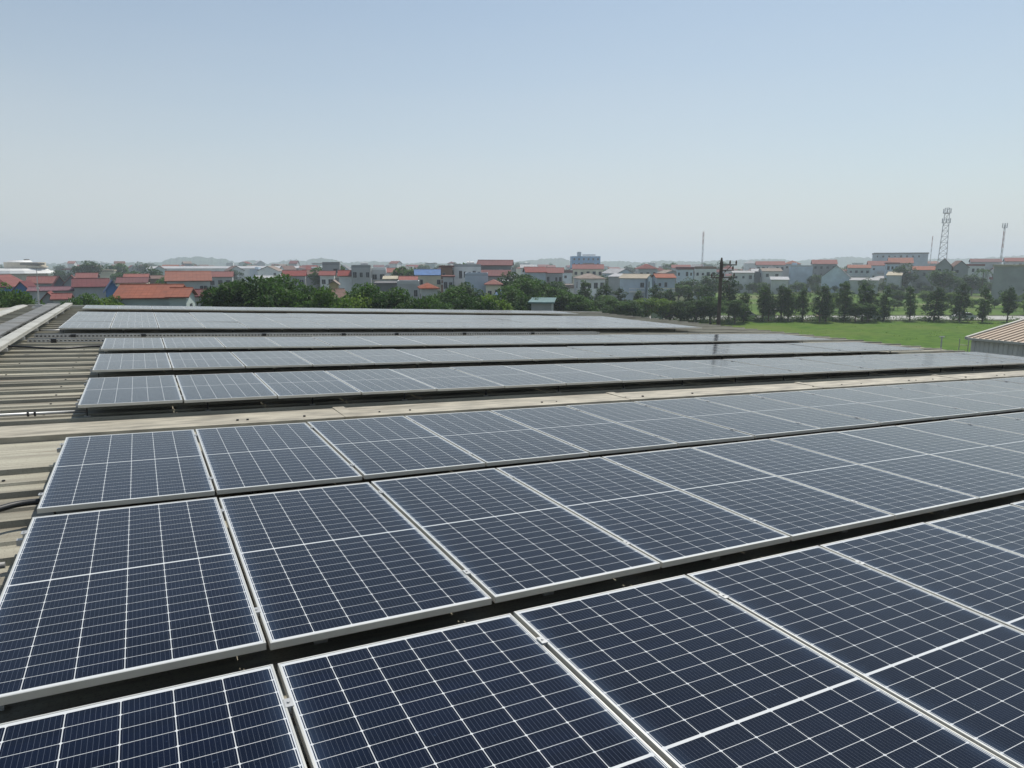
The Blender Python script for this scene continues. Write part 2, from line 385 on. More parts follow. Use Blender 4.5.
for name, y0, x0, n, ph in rows:
    grp = 'solar panels in ' + ph.split(',')[0]
    for i in range(n):
        o = proto if first else copy_tree(proto)
        first = False
        o.matrix_world = roof_at(x0 + i*(PW+GAP) + rr.uniform(-.002, .002), y0 + rr.uniform(-.004, .004), 0) @ Matrix.Rotation(R_(rr.gauss(.5 if name == 'C' else 0, .06)), 4, 'X') @ Matrix.Rotation(R_(rr.gauss(0, .16)), 4, 'Y')
        o['label'] = ('%s solar panel from the left in %s' % (ORDN[i], ph)) if i < n-1 else 'solar panel at the right-hand end of %s' % ph
        if i == 0: o['label'] = 'solar panel at the left-hand end of %s' % ph
        o['group'] = grp
# rails with feet
foot = MB(); foot.box(-.03, .03, -.035, .025, -.004, .0); foot.box(-.03, .03, .0, .008, 0, .045); foot.box(-.012, .012, -.012, .0, .018, .034); foot.box(-.007, .007, -.012, .008, -.115, -.004, 1); foot.box(-.035, .035, -.04, .02, -.128, -.108)
footm = foot.mesh('foot', [MAT['alu'], MAT['black']])
for name, y0, x0, n, ph in rows:
    L = n*(PW+GAP)
    for j, dy in enumerate((.35, 1.975)):
        t = thing('mounting_rail', '%s aluminium mounting rail under %s' % (('front', 'rear')[j], ph), 'rail', roof_at(x0-.05, y0+dy, 0), 'mounting rails under the panels')
        mb = MB(); mb.box(0, L+.08, -.019, .019, -.073, -.036); mb.build('rail', MAT['steel'], t)
        k = .12
        while k < L:
            link('foot', footm, t, (k, -.022, -.088)); k += 1.38

# ------------------------------------------------------------------ trays, trunking, cables, rod on the roof
def tray(y0, x0, x1, label, wd=.22):
    t = thing('cable_tray', label, 'cable tray', roof_at(x0, y0, ZF+.03), 'perforated cable trays across the roof')
    L = x1-x0; mb = MB(); mb.box(0, L, 0, wd, .0, .004); mb.build('tray_base', MAT['steel'], t)
    for yy in (0, wd):
        mb = MB(); mb.box(0, L, yy-.0015, yy+.0015, .004, .022); mb.box(0, L, yy-.0015, yy+.0015, .062, .080); mb.box(0, L, yy-.006, yy+.006, .080, .083)
        x = 0.
        while x < L: mb.box(x, x+.04, yy-.0013, yy+.0013, .022, .062); x += .085
        mb.build('side_flange', MAT['steel'], t)
    mb = MB(); rr = random.Random(int(y0*10))
    for q in range(4):
        pts = [(x*.9, .05+q*.035+rr.uniform(-.012, .012), .02+rr.uniform(0, .012)) for x in range(int(L/.9))]; mb.path(pts, .011, 5)
    mb.build('cables', MAT['black'], t)
    for q in range(int(L/2.3)):
        x = .4+q*2.3+rr.uniform(-.4, .4); b = MB(); b.box(x, x+.05, -.04, wd+.04, -.05, 0); b.box(x-.02, x+.09, -.05, -.012, -.05, .085)
        b.build('support_bracket', MAT['black'], t)
tray(19.35, -2.3, 15.2, 'front perforated cable tray on the roof behind the sixth panel row')
tray(20.55, -2.3, 14.6, 'rear perforated cable tray close to the seventh panel row')
def duct(x0, x1, y0, y1, z0, z1, label, mt):
    t = thing('cable_duct', label, 'cable duct', roof_at(x0, y0, z0), 'covered cable ducts along the ridge')
    W, L, H = x1-x0, y1-y0, z1-z0; n = int(L/2.4)
    mb = MB(); mb.box(.006, W-.006, 0, L, 0, H-.012); mb.build('duct_body', mt, t)
    for k in range(n):
        a = k*L/n; mb = MB(); mb.prism([(0, H-.03), (0, H), (W/2, H+.006), (W, H), (W, H-.03), (W-.004, H-.012), (.004, H-.012)], a+.004, a+L/n-.004); mb.build('cover', mt, t)
        b = MB(); b.box(-.03, W+.03, a+.5, a+.56, -.07, 0); b.build('support_bracket', MAT['steel'], t)
duct(-2.60, -2.36, 9.0, 33.4, -.055, .03, 'narrow cream covered cable duct running beside the panel ends', MAT['trunk'])
duct(-3.22, -2.80, 9.0, 33.6, -.06, -.01, 'wide grey covered cable duct nearest the roof ridge', MAT['duct_grey'])
rr = random.Random(17)
for i in range(16):
    y = 16.5+i*1.02+rr.uniform(-.2, .2); t = thing('pipe_bracket', '%s dark bracket from the near end between the two cable ducts' % ORDN[i], 'bracket', roof_at(-2.72, y, ZF), 'brackets between the ducts')
    mb = MB(); mb.box(-.02, .02, -.03, .03, 0, .15); mb.build('post', MAT['black'], t)
    mb = MB(); mb.box(-.07, .09, -.05, .05, .15, .17); mb.build('plate', MAT['duct_grey'], t)
def cable(name, pts, r, label):
    mb = MB(); P_ = []
    for a, b_, c, d in zip([pts[0]]+pts[:-2], pts[:-1], pts[1:], pts[2:]+[pts[-1]]):
        a, b_, c, d = map(Vector, (a, b_, c, d))
        for q in range(6):
            t = q/6; P_.append(.5*((2*b_)+(c-a)*t+(2*a-5*b_+4*c-d)*t*t+(3*b_-a-3*c+d)*t**3))
    P_.append(Vector(pts[-1])); mb.path([ROOF4 @ p for p in P_], r, 7)
    me = mb.mesh(name, MAT['black'])
    for p in me.polygons: p.use_smooth = True
    tag(link(name, me), label, 'cable')
cable('black_cable', [(-2.45, 17.2, -.05), (-2.1, 17.1, -.06), (-1.75, 16.85, -.065), (-1.4, 16.75, -.07), (-1.05, 17.0, -.065), (-.6, 17.15, -.06)], .022, 'black cable snaking over the roof ribs from the cream duct to the sixth panel row')
cable('black_cable', [(-2.74, 10, -.17), (-2.68, 14, -.16), (-2.76, 18, -.17), (-2.66, 22, -.155), (-2.74, 26, -.17), (-2.68, 30, -.16), (-2.72, 33, -.17)], .028, 'long dark cable bundle lying between the two cable ducts')
cable('black_cable', [(-1.9, 5.62, -.045), (-1.3, 5.66, -.045), (-.98, 5.76, -.04), (-.8, 5.90, -.045), (-.5, 5.95, -.06)], .024, 'thick black cable entering under the left end of the third panel row')
def conduit(y0, x0, x1, label):
    t = thing('metal_conduit', label, 'conduit', roof_at(x0, y0, ZF+.075), 'metal conduits across the roof')
    L = x1-x0; mb = MB(); mb.tube((0, 0, 0), (L, 0, 0), .02, n=10); me = mb.mesh('pipe', MAT['steel'])
    for p in me.polygons: p.use_smooth = len(p.vertices) == 4
    link('pipe', me, t)
    for x in (L-.55, L-.62, L-1.5): b = MB(); b.box(x, x+.02, -.028, .028, -.026, .026); b.build('strap', MAT['black'], t)
conduit(10.02, -3.4, -.62, 'thin pale metal conduit reaching the left end of the fourth panel row')
conduit(4.98, -3.0, -.78, 'pale metal conduit beside the left end of the second panel row')
conduit(22.2, -2.35, -1.80, 'short metal conduit beside the left end of the seventh panel row')
t = thing('lightning_rod', 'thin white lightning rod on a small base at the far left corner of the roof', 'lightning rod', roof_at(-3.46, 33.0, ZF))
mb = MB(); mb.box(-.22, .22, -.2, .2, 0, .10); mb.box(-.12, .12, -.1, .1, .10, .2); mb.build('base', MAT['steel'], t)
mb = MB(); mb.tube((0, 0, .2), (0, 0, .95), .032, .026); mb.tube((0, 0, .95), (0, 0, 1.6), .018, .010); mb.tube((0, 0, .80), (0, 0, .87), .055, .055); mb.build('mast', MAT['steel'], t)
pp = P(942, 337, 44); t = thing('lamp_post', 'short grey T-shaped post in the rice field just beyond the right roof edge', 'post', Matrix.Translation((pp.x, pp.y, 0)) @ Matrix.Rotation(math.atan2(rh.y, rh.x), 4, 'Z'))
mb = MB(); mb.tube((0, 0, 0), (0, 0, pp.z), .045, .04); mb.build('post', MAT['steel'], t)
mb = MB(); mb.box(-.17, .17, -.04, .04, pp.z-.02, pp.z+.04); mb.build('crossbar', MAT['steel'], t)
#CHUNK2
# ------------------------------------------------------------------ neighbouring hall at the right
def ribbed(name, a, var=.18): return simple(name, a, .6, 0, var, .9, dirt=tuple(c*.62 for c in a))
c0 = P(971, 338, 45)
nb = thing('neighbour_hall', 'neighbouring hall with tan ribbed roof and grey ribbed wall at the right edge', 'building', Matrix.Translation((c0.x, c0.y, 0)))
ze = c0.z; SLP = .137; RUN = 24.; LEN = 55.
mb = MB(); yy = 0.
while yy > -LEN:
    for (ya, za), (yb, zb) in (((0, 0), (-.27, 0)), ((-.27, 0), (-.29, .07)), ((-.29, .07), (-.35, .07)), ((-.35, .07), (-.37, 0))):
        mb.quad((-.3, yy+yb, ze+zb+.03), (RUN, yy+yb, ze+RUN*SLP+zb+.03), (RUN, yy+ya, ze+RUN*SLP+za+.03), (-.3, yy+ya, ze+za+.03))
    yy -= .37
mb.build('roof', simple('tan_roof_paint', (.44, .33, .23), .6, 0, .2, .35, stretch=(.2, 1, 1), dirt=(.33, .24, .17)), nb)
mb = MB(); mb.prism([(-.42, ze-.08), (-.42, ze+.11), (RUN, ze+RUN*SLP+.12), (RUN, ze+RUN*SLP-.08)], .0, .16); mb.build('verge_trim', MAT['trunk'], nb)
mb = MB(); mb.box(-.44, -.3, -LEN, 0, ze-.10, ze+.045); mb.build('gutter', MAT['trunk'], nb)
mb = MB(); yy = -.05
while yy > -LEN+.3:
    mb.quad((0, yy, 0), (0, yy-.22, 0), (0, yy-.22, ze-.02), (0, yy, ze-.02)); mb.quad((0, yy-.22, 0), (-.04, yy-.25, 0), (-.04, yy-.25, ze-.02), (0, yy-.22, ze-.02))
    mb.quad((-.04, yy-.25, 0), (0, yy-.28, 0), (0, yy-.28, ze-.02), (-.04, yy-.25, ze-.02)); yy -= .28
mb.poly([(0, -.05, 0), (RUN, -.05, 0), (RUN, -.05, ze+RUN*SLP-.05), (0, -.05, ze-.03)])
mb.build('wall', simple('grey_cladding', (.60, .60, .58), .6, .1, .15, .6, stretch=(3, 3, .3)), nb)
q = c0 + Vector((-.9, -.1, 0))
ld = thing('access_ladder', 'small white caged ladder beside the corner of the tan-roofed hall', 'ladder', Matrix.Translation((c0.x-.55, c0.y+.1, 0)))
for s in (-.28, .28): mb = MB(); mb.tube((0, s, 0), (0, s, ze-.05), .025); mb.build('stile', MAT['trunk'], ld)
z = .3
while z < ze-.1: mb = MB(); mb.tube((0, -.28, z), (0, .28, z), .018); mb.build('rung', MAT['trunk'], ld); z += .42

# ------------------------------------------------------------------ houses
def brick(name, c, var=.16): return simple(name, c, .85, 0, var, .35, dirt=tuple(k*.66 for k in c), objrand=.22)
WALL = {'white': brick('wall_white', (.80, .80, .77)), 'grey': brick('wall_grey', (.48, .49, .48)), 'blue': brick('wall_blue', (.09, .24, .52)), 'pale blue': brick('wall_pale_blue', (.52, .60, .66)),
        'cream': brick('wall_cream', (.74, .68, .52)), 'pale green': brick('wall_pale_green', (.50, .58, .54)), 'dark grey': brick('wall_dark_grey', (.28, .29, .29)), 'brown': brick('wall_brown', (.26, .17, .12)), 'yellow': brick('wall_yellow', (.68, .54, .28))}
def tile(name, c): 
    m, t, b = newmat(name)
    n = noise(t, 1.1, 5, 'Object'); c1 = ramp(t, n, [(.25, tuple(k*.45 for k in c)), (.5, tuple(k*.72 for k in c)), (.75, tuple(k*.95 for k in c))])
    tc = N(t, 'ShaderNodeTexCoord'); sp = N(t, 'ShaderNodeSeparateXYZ'); t.links.new(tc.outputs['Object'], sp.inputs[0])
    f = math_(t, 'FRACT', math_(t, 'MULTIPLY', sp.outputs[0], 1.6)); l = math_(t, 'LESS_THAN', f, .14)
    oi = N(t, 'ShaderNodeObjectInfo'); c1 = mixc(t, math_(t, 'MULTIPLY', oi.outputs['Random'], .4), c1, (.22, .17, .15))
    c1 = mixc(t, ramp(t, noise(t, .35, 6, 'Object', None, .7), [(.45, 0.), (.7, .6)]), c1, tuple(k*.4+.05 for k in c))
    f3 = math_(t, 'FRACT', math_(t, 'MULTIPLY', sp.outputs[2], 4.)); c1 = mixc(t, math_(t, 'MULTIPLY', math_(t, 'LESS_THAN', f3, .25), .3), c1, tuple(k*.4 for k in c))
    c2 = mixc(t, math_(t, 'MULTIPLY', l, .35), c1, tuple(k*.45 for k in c))
    t.links.new(c2, b.inputs['Base Color']); b.inputs['Roughness'].default_value = .8; b.inputs['Specular IOR Level'].default_value = .2; return m
ROOF = {'orange': tile('tile_orange', (.42, .12, .06)), 'red': tile('tile_red', (.30, .052, .040)), 'maroon': tile('sheet_maroon', (.19, .036, .042)), 'pink': tile('sheet_pink', (.40, .13, .10)),
        'blue': tile('sheet_blue', (.12, .25, .52)), 'white': tile('sheet_white', (.66, .67, .68)), 'tan': tile('sheet_tan', (.42, .33, .27)), 'cream': tile('sheet_cream', (.66, .58, .42)),
        'grey': tile('sheet_grey', (.30, .31, .32)), 'teal': tile('sheet_teal', (.20, .36, .36)), 'brown': tile('sheet_brown', (.24, .12, .085)), 'purple': tile('sheet_purple', (.25, .10, .13))}
MAT['pane'] = simple('window_dark', (.025, .030, .035), .25); MAT['wframe'] = simple('window_frame', (.50, .50, .48), .6)
wb = MB(); wb.box(-.62, .62, -.05, .03, -.75, .75); WIN_SIMPLE = wb.mesh('window', MAT['pane'])
wb = MB()
for a in ((-.72, -.62, -.75, .75), (.62, .72, -.75, .75), (-.72, .72, .75, .85), (-.72, .72, -.85, -.75), (-.035, .035, -.75, .75)): wb.box(a[0], a[1], -.07, .03, a[2], a[3])
WIN_FR = wb.mesh('window', MAT['wframe'])
wb = MB(); wb.box(-.62, .62, -.035, .02, -.75, .75); PANE = wb.mesh('pane', MAT['pane'])
tk = MB(); tk.tube((-.8, 0, .55), (.8, 0, .55), .5, n=12); tk.box(-.6, -.5, -.4, .4, 0, .5); tk.box(.5, .6, -.4, .4, 0, .5); TANK = tk.mesh('water_tank', MAT['steel'])
SEEN = set(); WR = random.Random(77)
def house(px0, px1, yt, ye, d, rt, wl, rf, label, dep=9., yaw=0., win=None, base=0., tank=False, over=.35, cat='house', group='houses of the town', wside=True):
    pm = (px0+px1)/2; al = math.atan((pm-512)/F); W = (px1-px0)/F*d*math.cos(al); yaw -= al*.85
    fr = G(pm, d); up = rt in ('gable', 'hip'); zt = P(pm, yt, d + (dep/2 if up else (dep if rt == 'mono' else 0))).z; zE = P(pm, ye, d).z
    yw_ = math.atan2(rh.y, rh.x) + yaw
    assert label not in SEEN, label
    SEEN.add(label)
    ctr = fr + Vector((fr.x, fr.y, 0)).normalized()*dep/2
    t = thing('house' if cat == 'house' else cat.replace(' ', '_'), label, cat, Matrix.Translation((ctr.x, ctr.y, base)) @ Matrix.Rotation(yw_, 4, 'Z'), group)
    zt -= base; zE -= base; h = W/2; k = dep/2; o = over
    zt = max(zt, zE+.25)
    mb = MB()
    if rt == 'gable':
        mb.prism([(-k, 0), (-k, zE), (0, zt-.1), (k, zE), (k, 0)], -h, h, axis='x')
    elif rt == 'gfront':
        mb.prism([(-h, 0), (-h, zE), (0, zt-.1), (h, zE), (h, 0)], -k, k)
    elif rt == 'mono': mb.prism([(-k, 0), (-k, zE), (k, zt-.1), (k, 0)], -h, h, axis='x')
    else: mb.box(-h, h, -k, k, 0, zE)
    me = mb.mesh('wall', WALL[wl]); fixn(me); link('wall', me, t)
    rb = MB(); th = .14
    if rt == 'gable':
        s = (zt-zE)/k
        rb.prism([(-k-o, zE-o*s+.02), (-k-o, zE-o*s+th), (0, zt+th), (k+o, zE-o*s+th), (k+o, zE-o*s+.02), (0, zt+.02)], -h-o, h+o, axis='x')
    elif rt == 'gfront':
        s = (zt-zE)/h
        rb.prism([(-h-o, zE-o*s+.02), (-h-o, zE-o*s+th), (0, zt+th), (h+o, zE-o*s+th), (h+o, zE-o*s+.02), (0, zt+.02)], -k-o, k+o)
    elif rt == 'mono': rb.prism([(-k-o, zE-.02), (-k-o, zE+th), (k+o, zt+th), (k+o, zt+.02)], -h-o, h+o, axis='x')
    elif rt == 'hip':
        q = min(h, k)*.8; e = [(-h-o, -k-o), (h+o, -k-o), (h+o, k+o), (-h-o, k+o)]
        A_, B_ = ((-h+q, 0), (h-q, 0)) if h >= k else ((0, -k+q), (0, k-q))
        z0 = zE+.01; z1 = zE+.12
        if h >= k: fs = [(e[0], e[1], B_, A_), (e[2], e[3], A_, B_), (e[1], e[2], B_), (e[3], e[0], A_)]
        else: fs = [(e[1], e[2], B_, A_), (e[3], e[0], A_, B_), (e[0], e[1], A_), (e[2], e[3], B_)]
        for f in fs: rb.poly([(p[0], p[1], z1 if p in e else zt) for p in f])
        for a, b_ in ((0, 1), (1, 2), (2, 3), (3, 0)): rb.quad((*e[a], z0), (*e[b_], z0), (*e[b_], z1), (*e[a], z1))
        rb.quad((*e[3], z0), (*e[2], z0), (*e[1], z0), (*e[0], z0))
    elif rt == 'flat':
        for a in ((-h, h, -k, -k+.15), (-h, h, k-.15, k), (-h, -h+.15, -k+.15, k-.15), (h-.15, h, -k+.15, k-.15)): rb.box(*a, zE, max(zt, zE+.5))
    elif rt == 'slab': rb.box(-h-o, h+o, -k-o, k+o, zE, zt)
    me = rb.mesh('parapet' if rt == 'flat' else 'roof', ROOF[rf] if rt != 'flat' else WALL[rf] if rf in WALL else ROOF[rf]); fixn(me); link('parapet' if rt == 'flat' else 'roof', me, t)
    if win:
        nw, nf = win
        for f in range(nf):
            z = zE - 1.55 - f*3.2
            if z < .6: break
            for i in range(nw):
                x = -h + W*(i+.5)/nw
                if WR.random() < .22: continue
                if W/nw < 1.7: sc = W/nw/1.9
                else: sc = 1.
                if d < 185: wo = link('window', WIN_FR, t, (x, -k, z)); link('pane', PANE, wo)
                else: wo = link('window', WIN_SIMPLE, t, (x, -k, z))
                q_ = WR.uniform(.6, .95); wo.scale = (sc*q_, 1, q_*WR.uniform(.8, 1.1))
            if wside and d < 320:
                for sx in (-1, 1):
                    if rt == 'gable' and f == 0 and False: continue
                    wo = link('window', WIN_SIMPLE, t, (sx*h, 0, z)); wo.rotation_euler = (0, 0, sx*math.pi/2)
    if rt in ('gable', 'hip') and d < 260:
        rc = MB(); q = 0 if rt == 'gable' else min(h, k)*.8
        if rt == 'gable' or h >= k: rc.tube((-h-o+q, 0, zt+.16), (h+o-q, 0, zt+.12), .09, n=6); rc.build('ridge_cap', ROOF[rf], t)
    if win and d < 380 and rt in ('flat', 'slab', 'gable', 'mono') and WR.random() < .6:
        for f in range(3):
            z = zE-3.2*(f+1)
            if z < 1.5: break
            xa = -h + W*WR.choice((0, .0, .4)); xb = min(h, xa + W*WR.choice((.6, 1)))
            bb = MB(); bb.box(xa, xb, -k-1.0, -k-.002, z-.14, z); bb.box(xa, xb, -k-1.0, -k-.92, z, z+.12); bb.box(xa, xb, -k-1.0, -k-.92, z+.75, z+.9)
            x = xa
            while x < xb: bb.box(x, x+.09, -k-.99, -k-.93, z+.12, z+.75); x += .45
            bb.build('balcony', WALL[WR.choice(('white', 'cream', 'grey'))], t)
    if rt == 'flat' and W > 7: sb = MB(); sb.box(-h*.8, -h*.8+1.8, 0, 3, zE, zE+1.5); sb.build('stair_box', WALL[wl], t)
    if tank: link('water_tank', TANK, t, (h*.3, 0, zt if rt != 'flat' else zE))
    return t
H = house
# left side, near to far
H(120, 181, 285.5, 298, 76, 'gable', 'pale green', 'orange', 'near house with bright orange tiled roof and pale green gable', 8.5, R_(-7), (4, 1))
H(171, 188, 289, 297, 72, 'gable', 'pale green', 'orange', 'low orange-roofed annex joined to the right of the bright orange house', 5, R_(-7), (1, 1))
H(187, 217, 290.5, 296.5, 84, 'gable', 'grey', 'maroon', 'long grey shed with maroon roof right of the orange annex', 6, 0, (3, 1), group='sheds of the town', cat='shed')
H(166, 209, 272, 281, 120, 'gable', 'grey', 'orange', 'grey two-storey house with wide orange roof and three front windows', 11, R_(3), (3, 2))
H(-14, 17, 274.5, 287.5, 120, 'hip', 'blue', 'red', 'house with big red hip roof and blue walls at the left edge', 12, R_(-10), (2, 1))
H(15, 31, 282, 290, 114, 'gfront', 'blue', 'maroon', 'small dark blue gable-fronted house beside the big red hip roof', 7, R_(-6), (2, 2))
H(27, 54, 277, 283.5, 150, 'gable', 'dark grey', 'red', 'dark-walled house with red roof behind the lightning rod', 9, 0, (3, 1))
H(51, 63, 277, 285, 138, 'gfront', 'dark grey', 'red', 'dark red gable-fronted house right of the lightning rod', 9, R_(6), (1, 2))
H(62, 78, 276, 284, 134, 'gfront', 'dark grey', 'red', 'bright red gable-fronted house with open dark porch below', 9, R_(4), (1, 2))
H(40, 52, 293, 299, 92, 'gfront', 'grey', 'red', 'tiny red-gabled lean-to directly right of the lightning rod', 5, 0, (1, 1), cat='shed', group='sheds of the town')
H(51, 66, 294.5, 299.5, 90, 'gable', 'grey', 'red', 'small low shed with flat-looking red roof before the grey wall', 5, 0, (1, 1), cat='shed', group='sheds of the town')
H(28, 76, 287.5, 291, 112, 'gable', 'grey', 'purple', 'long low shed with faded purple roof near the lightning rod', 6, 0, None, cat='shed', group='sheds of the town')
H(72, 106, 279.5, 287, 108, 'gable', 'grey', 'maroon', 'house with long maroon roof and blank grey wall', 9, R_(4), None)
H(103, 117, 281, 290, 101, 'gfront', 'blue', 'blue', 'bright blue gable-fronted house with two dark openings', 6, R_(5), (2, 1))
H(76, 96, 273.5, 278, 175, 'gable', 'dark grey', 'red', 'red-roofed house behind the long maroon roof', 9, 0, (3, 1))
H(117, 146, 278, 283, 142, 'gable', 'cream', 'maroon', 'cream house with magenta-red roof behind the bright orange house', 8, 0, (4, 1))
H(124, 147, 274.5, 279, 170, 'gable', 'cream', 'pink', 'cream house with faded orange-pink roof behind the magenta-red roof', 9, 0, (3, 1))
H(95, 114, 270, 271.5, 300, 'slab', 'cream', 'cream', 'pale cream box building lit bright beyond the maroon roofs', 14, 0, None, cat='building')
H(146, 166, 276, 279, 190, 'gable', 'brown', 'brown', 'brown-roofed house left of the wide orange roof', 9, 0, (2, 1))
H(208, 232, 272, 277, 190, 'gable', 'grey', 'red', 'faded red-roofed house right of the wide orange roof', 10, 0, (3, 1))
H(150, 262, 266.4, 268.6, 380, 'gable', 'white', 'white', 'very long low white factory roof in front of the wooded hill', 30, 0, None, cat='factory', group='factories behind the town')
H(258, 318, 266.2, 268.3, 400, 'gable', 'grey', 'white', 'long white factory roof right of the wooded hill', 30, 0, None, cat='factory', group='factories behind the town')
H(283, 305, 271, 276, 180, 'gable', 'grey', 'red', 'red-roofed house above the middle of the tall bushes', 9, 0, (3, 1))
H(303, 320, 270.5, 275, 200, 'gable', 'grey', 'brown', 'grey house with dull brown roof left of the dark tower house', 9, 0, (2, 1), tank=True)
H(320, 334, 271.5, 275.5, 175, 'gable', 'white', 'red', 'white house with small red roof under the dark tower house', 8, 0, (2, 2))
H(323, 340, 262, 265, 190, 'flat', 'dark grey', 'dark grey', 'tall dark grey tower house with plants on its top', 10, 0, (2, 3))
H(339, 352, 271, 276, 152, 'gable', 'white', 'red', 'white house with vivid red awning roof left of the concrete block', 8, 0, (2, 2))
H(329, 337, 281, 284, 110, 'gfront', 'yellow', 'tan', 'small yellow house standing in the gap between bushes', 6, 0, (2, 2))
H(328, 341, 290, 298, 88, 'gable', 'brown', 'brown', 'tiny brown-roofed hut between the bushes', 4, R_(20), None, cat='hut', group='sheds of the town')
H(352, 371, 266, 267.5, 150, 'flat', 'grey', 'dark grey', 'raw grey concrete block with dark top floor', 10, 0, (3, 2), tank=True, cat='building')
H(371, 386, 269, 270, 160, 'flat', 'white', 'white', 'narrow white house with open upper floor beside the concrete block', 9, 0, (2, 3))
H(384, 396, 276.5, 279.5, 138, 'mono', 'white', 'cream', 'small white house with pale yellow awning roof', 5, 0, (2, 1))
H(376, 397, 283, 284, 125, 'slab', 'dark grey', 'grey', 'low dark grey building half hidden behind the bushes', 8, 0, None, cat='building')
H(384, 402, 268.5, 272.5, 220, 'gable', 'white', 'pink', 'white house with pink roof behind the pale yellow awning', 9, 0, (3, 1))
H(400, 416, 277, 281.5, 135, 'gable', 'cream', 'pink', 'cream house with salmon-red roof left of the orange hip roof', 8, 0, (2, 2))
H(397, 419, 283, 284, 118, 'flat', 'grey', 'grey', 'grey flat-roofed house with one dark window below the salmon roof', 7, 0, (3, 1))
H(415, 442, 270, 275.2, 160, 'gable', 'cream', 'blue', 'cream house with bright blue metal roof', 10, R_(3), (3, 2))
H(420, 435.5, 283, 289, 100, 'hip', 'grey', 'orange', 'small grey house with orange hip roof and three windows', 7, R_(4), (3, 2))
H(441, 452.5, 265.5, 267.5, 140, 'slab', 'brown', 'brown', 'narrow brown-topped house with balconies', 9, 0, (2, 3))
H(443, 453, 276, 277, 132, 'slab', 'white', 'pink', 'low white front with two tall dark windows before the brown-topped house', 5, 0, (2, 2))
H(453, 480, 265, 266.8, 142, 'flat', 'white', 'grey', 'long white three-storey house with rows of small windows', 12, R_(2), (6, 3), tank=True)
H(465, 488, 275, 276, 128, 'flat', 'pale blue', 'pale blue', 'blank pale blue wall building with no windows', 9, 0, None, cat='building')
H(479, 512, 260.8, 265.5, 150, 'gable', 'dark grey', 'maroon', 'tall open pavilion house with upper maroon roof', 10, R_(-3), (5, 2))
H(480, 509, 270.5, 276.5, 143, 'mono', 'dark grey', 'maroon', 'maroon awning storey below the tall open pavilion', 5, R_(-3), (4, 1))
H(486, 501, 279.5, 285, 122, 'hip', 'cream', 'pink', 'small cream house with salmon-pink hip roof', 7, 0, (2, 1))
H(503, 514, 280.5, 282, 132, 'slab', 'white', 'white', 'white frame house with dark open floors behind the big tree', 6, 0, (3, 3))
H(498, 510, 291, 296, 104, 'mono', 'white', 'blue', 'low hut with pale blue tarpaulin roof', 4, R_(-12), None, cat='hut', group='sheds of the town')
H(525, 544, 267.6, 272.5, 170, 'gable', 'pale blue', 'red', 'blue-grey house with red roof right of the big tree', 11, R_(4), (1, 2))
H(543, 563, 268.2, 273, 176, 'gable', 'grey', 'red', 'terrace house with red roof and several windows beside the blue-grey house', 10, R_(-2), (5, 2))
H(521, 532, 265, 268.2, 230, 'mono', 'white', 'white', 'little white-roofed house above the red terrace', 8, 0, None)
H(573, 603, 264.8, 269, 250, 'gable', 'cream', 'red', 'cream house with long red roof below the blue hospital block', 11, 0, (5, 2))
H(577, 602, 273.5, 279, 165, 'hip', 'white', 'tan', 'white villa with tan hip roof behind the roadside trees', 11, R_(8), (4, 2))
H(533, 553, 300.8, 303.2, 80, 'mono', 'grey', 'teal', 'low grey shed with teal metal roof just past the factory', 5, R_(-4), None, cat='shed', group='sheds of the town')
H(609, 627, 269, 273.5, 230, 'gfront', 'pale blue', 'white', 'wide white-roofed house gable-on right of the tan villa', 14, R_(20), (2, 1))
H(612, 626, 274, 277, 200, 'mono', 'grey', 'white', 'low workshop with glaring white roof below the wide white gable', 8, R_(-15), None, cat='shed', group='sheds of the town')
H(637, 656, 263.8, 269, 230, 'hip', 'grey', 'red', 'grey house with red hip roof, third right of the tan villa', 11, R_(4), (3, 2))
H(624, 650, 274.5, 278.5, 172, 'gable', 'pale blue', 'cream', 'pale blue three-storey house with cream roof and one bright edge', 10, R_(-12), (4, 3))
H(655, 673, 274.3, 278, 165, 'gable', 'pale blue', 'orange', 'tall blue-grey house with small orange roof among the roadside trees', 9, R_(6), (3, 3))
H(677, 693, 267, 269.5, 240, 'slab', 'pale blue', 'maroon', 'pale blue flat house with thin maroon roof line', 10, 0, (4, 2))
H(672, 690, 265, 268, 300, 'gable', 'grey', 'red', 'distant red-roofed row left of the thin tall mast', 12, 0, (4, 1))
H(695, 716, 266.5, 269, 215, 'flat', 'white', 'brown', 'white two-tone house left of the dark utility pole', 9, 0, (4, 2))
H(733, 754, 271, 273, 262, 'mono', 'white', 'white', 'low white-roofed workshop right of the dark utility pole', 10, 0, (3, 1), cat='shed', group='sheds of the town')
H(752, 772, 269, 271.6, 268, 'gable', 'dark grey', 'white', 'dark open shop with wide white roof behind the far rice field', 10, 0, (5, 1))
H(772, 789, 277, 280, 250, 'mono', 'grey', 'white', 'low pale canopy shed at the far edge of the second field', 7, 0, None, cat='shed', group='sheds of the town')
H(790, 812, 265.4, 266.6, 275, 'flat', 'pale blue', 'grey', 'large blank slate-blue block beyond the second field', 14, 0, None, cat='building')
H(756, 784, 261.5, 265, 330, 'gable', 'grey', 'red', 'long row house with faded red roof above the white-roofed shop', 12, 0, (6, 1))
H(784, 800, 260.5, 264, 340, 'hip', 'grey', 'orange', 'house with orange hip roof above the slate-blue block', 12, 0, (3, 1))
H(812, 836, 260, 264, 310, 'gable', 'dark grey', 'red', 'dark house with wide red roof right of the slate-blue block', 12, 0, (4, 2))
H(823, 851, 265.5, 277, 258, 'gfront', 'pale blue', 'grey', 'broad slate-grey hall with triangular gable front', 18, R_(-4), None, cat='hall')
H(848, 870, 265, 268, 290, 'gable', 'pale green', 'orange', 'house with striped orange roof right of the triangular slate hall', 10, 0, (4, 1))
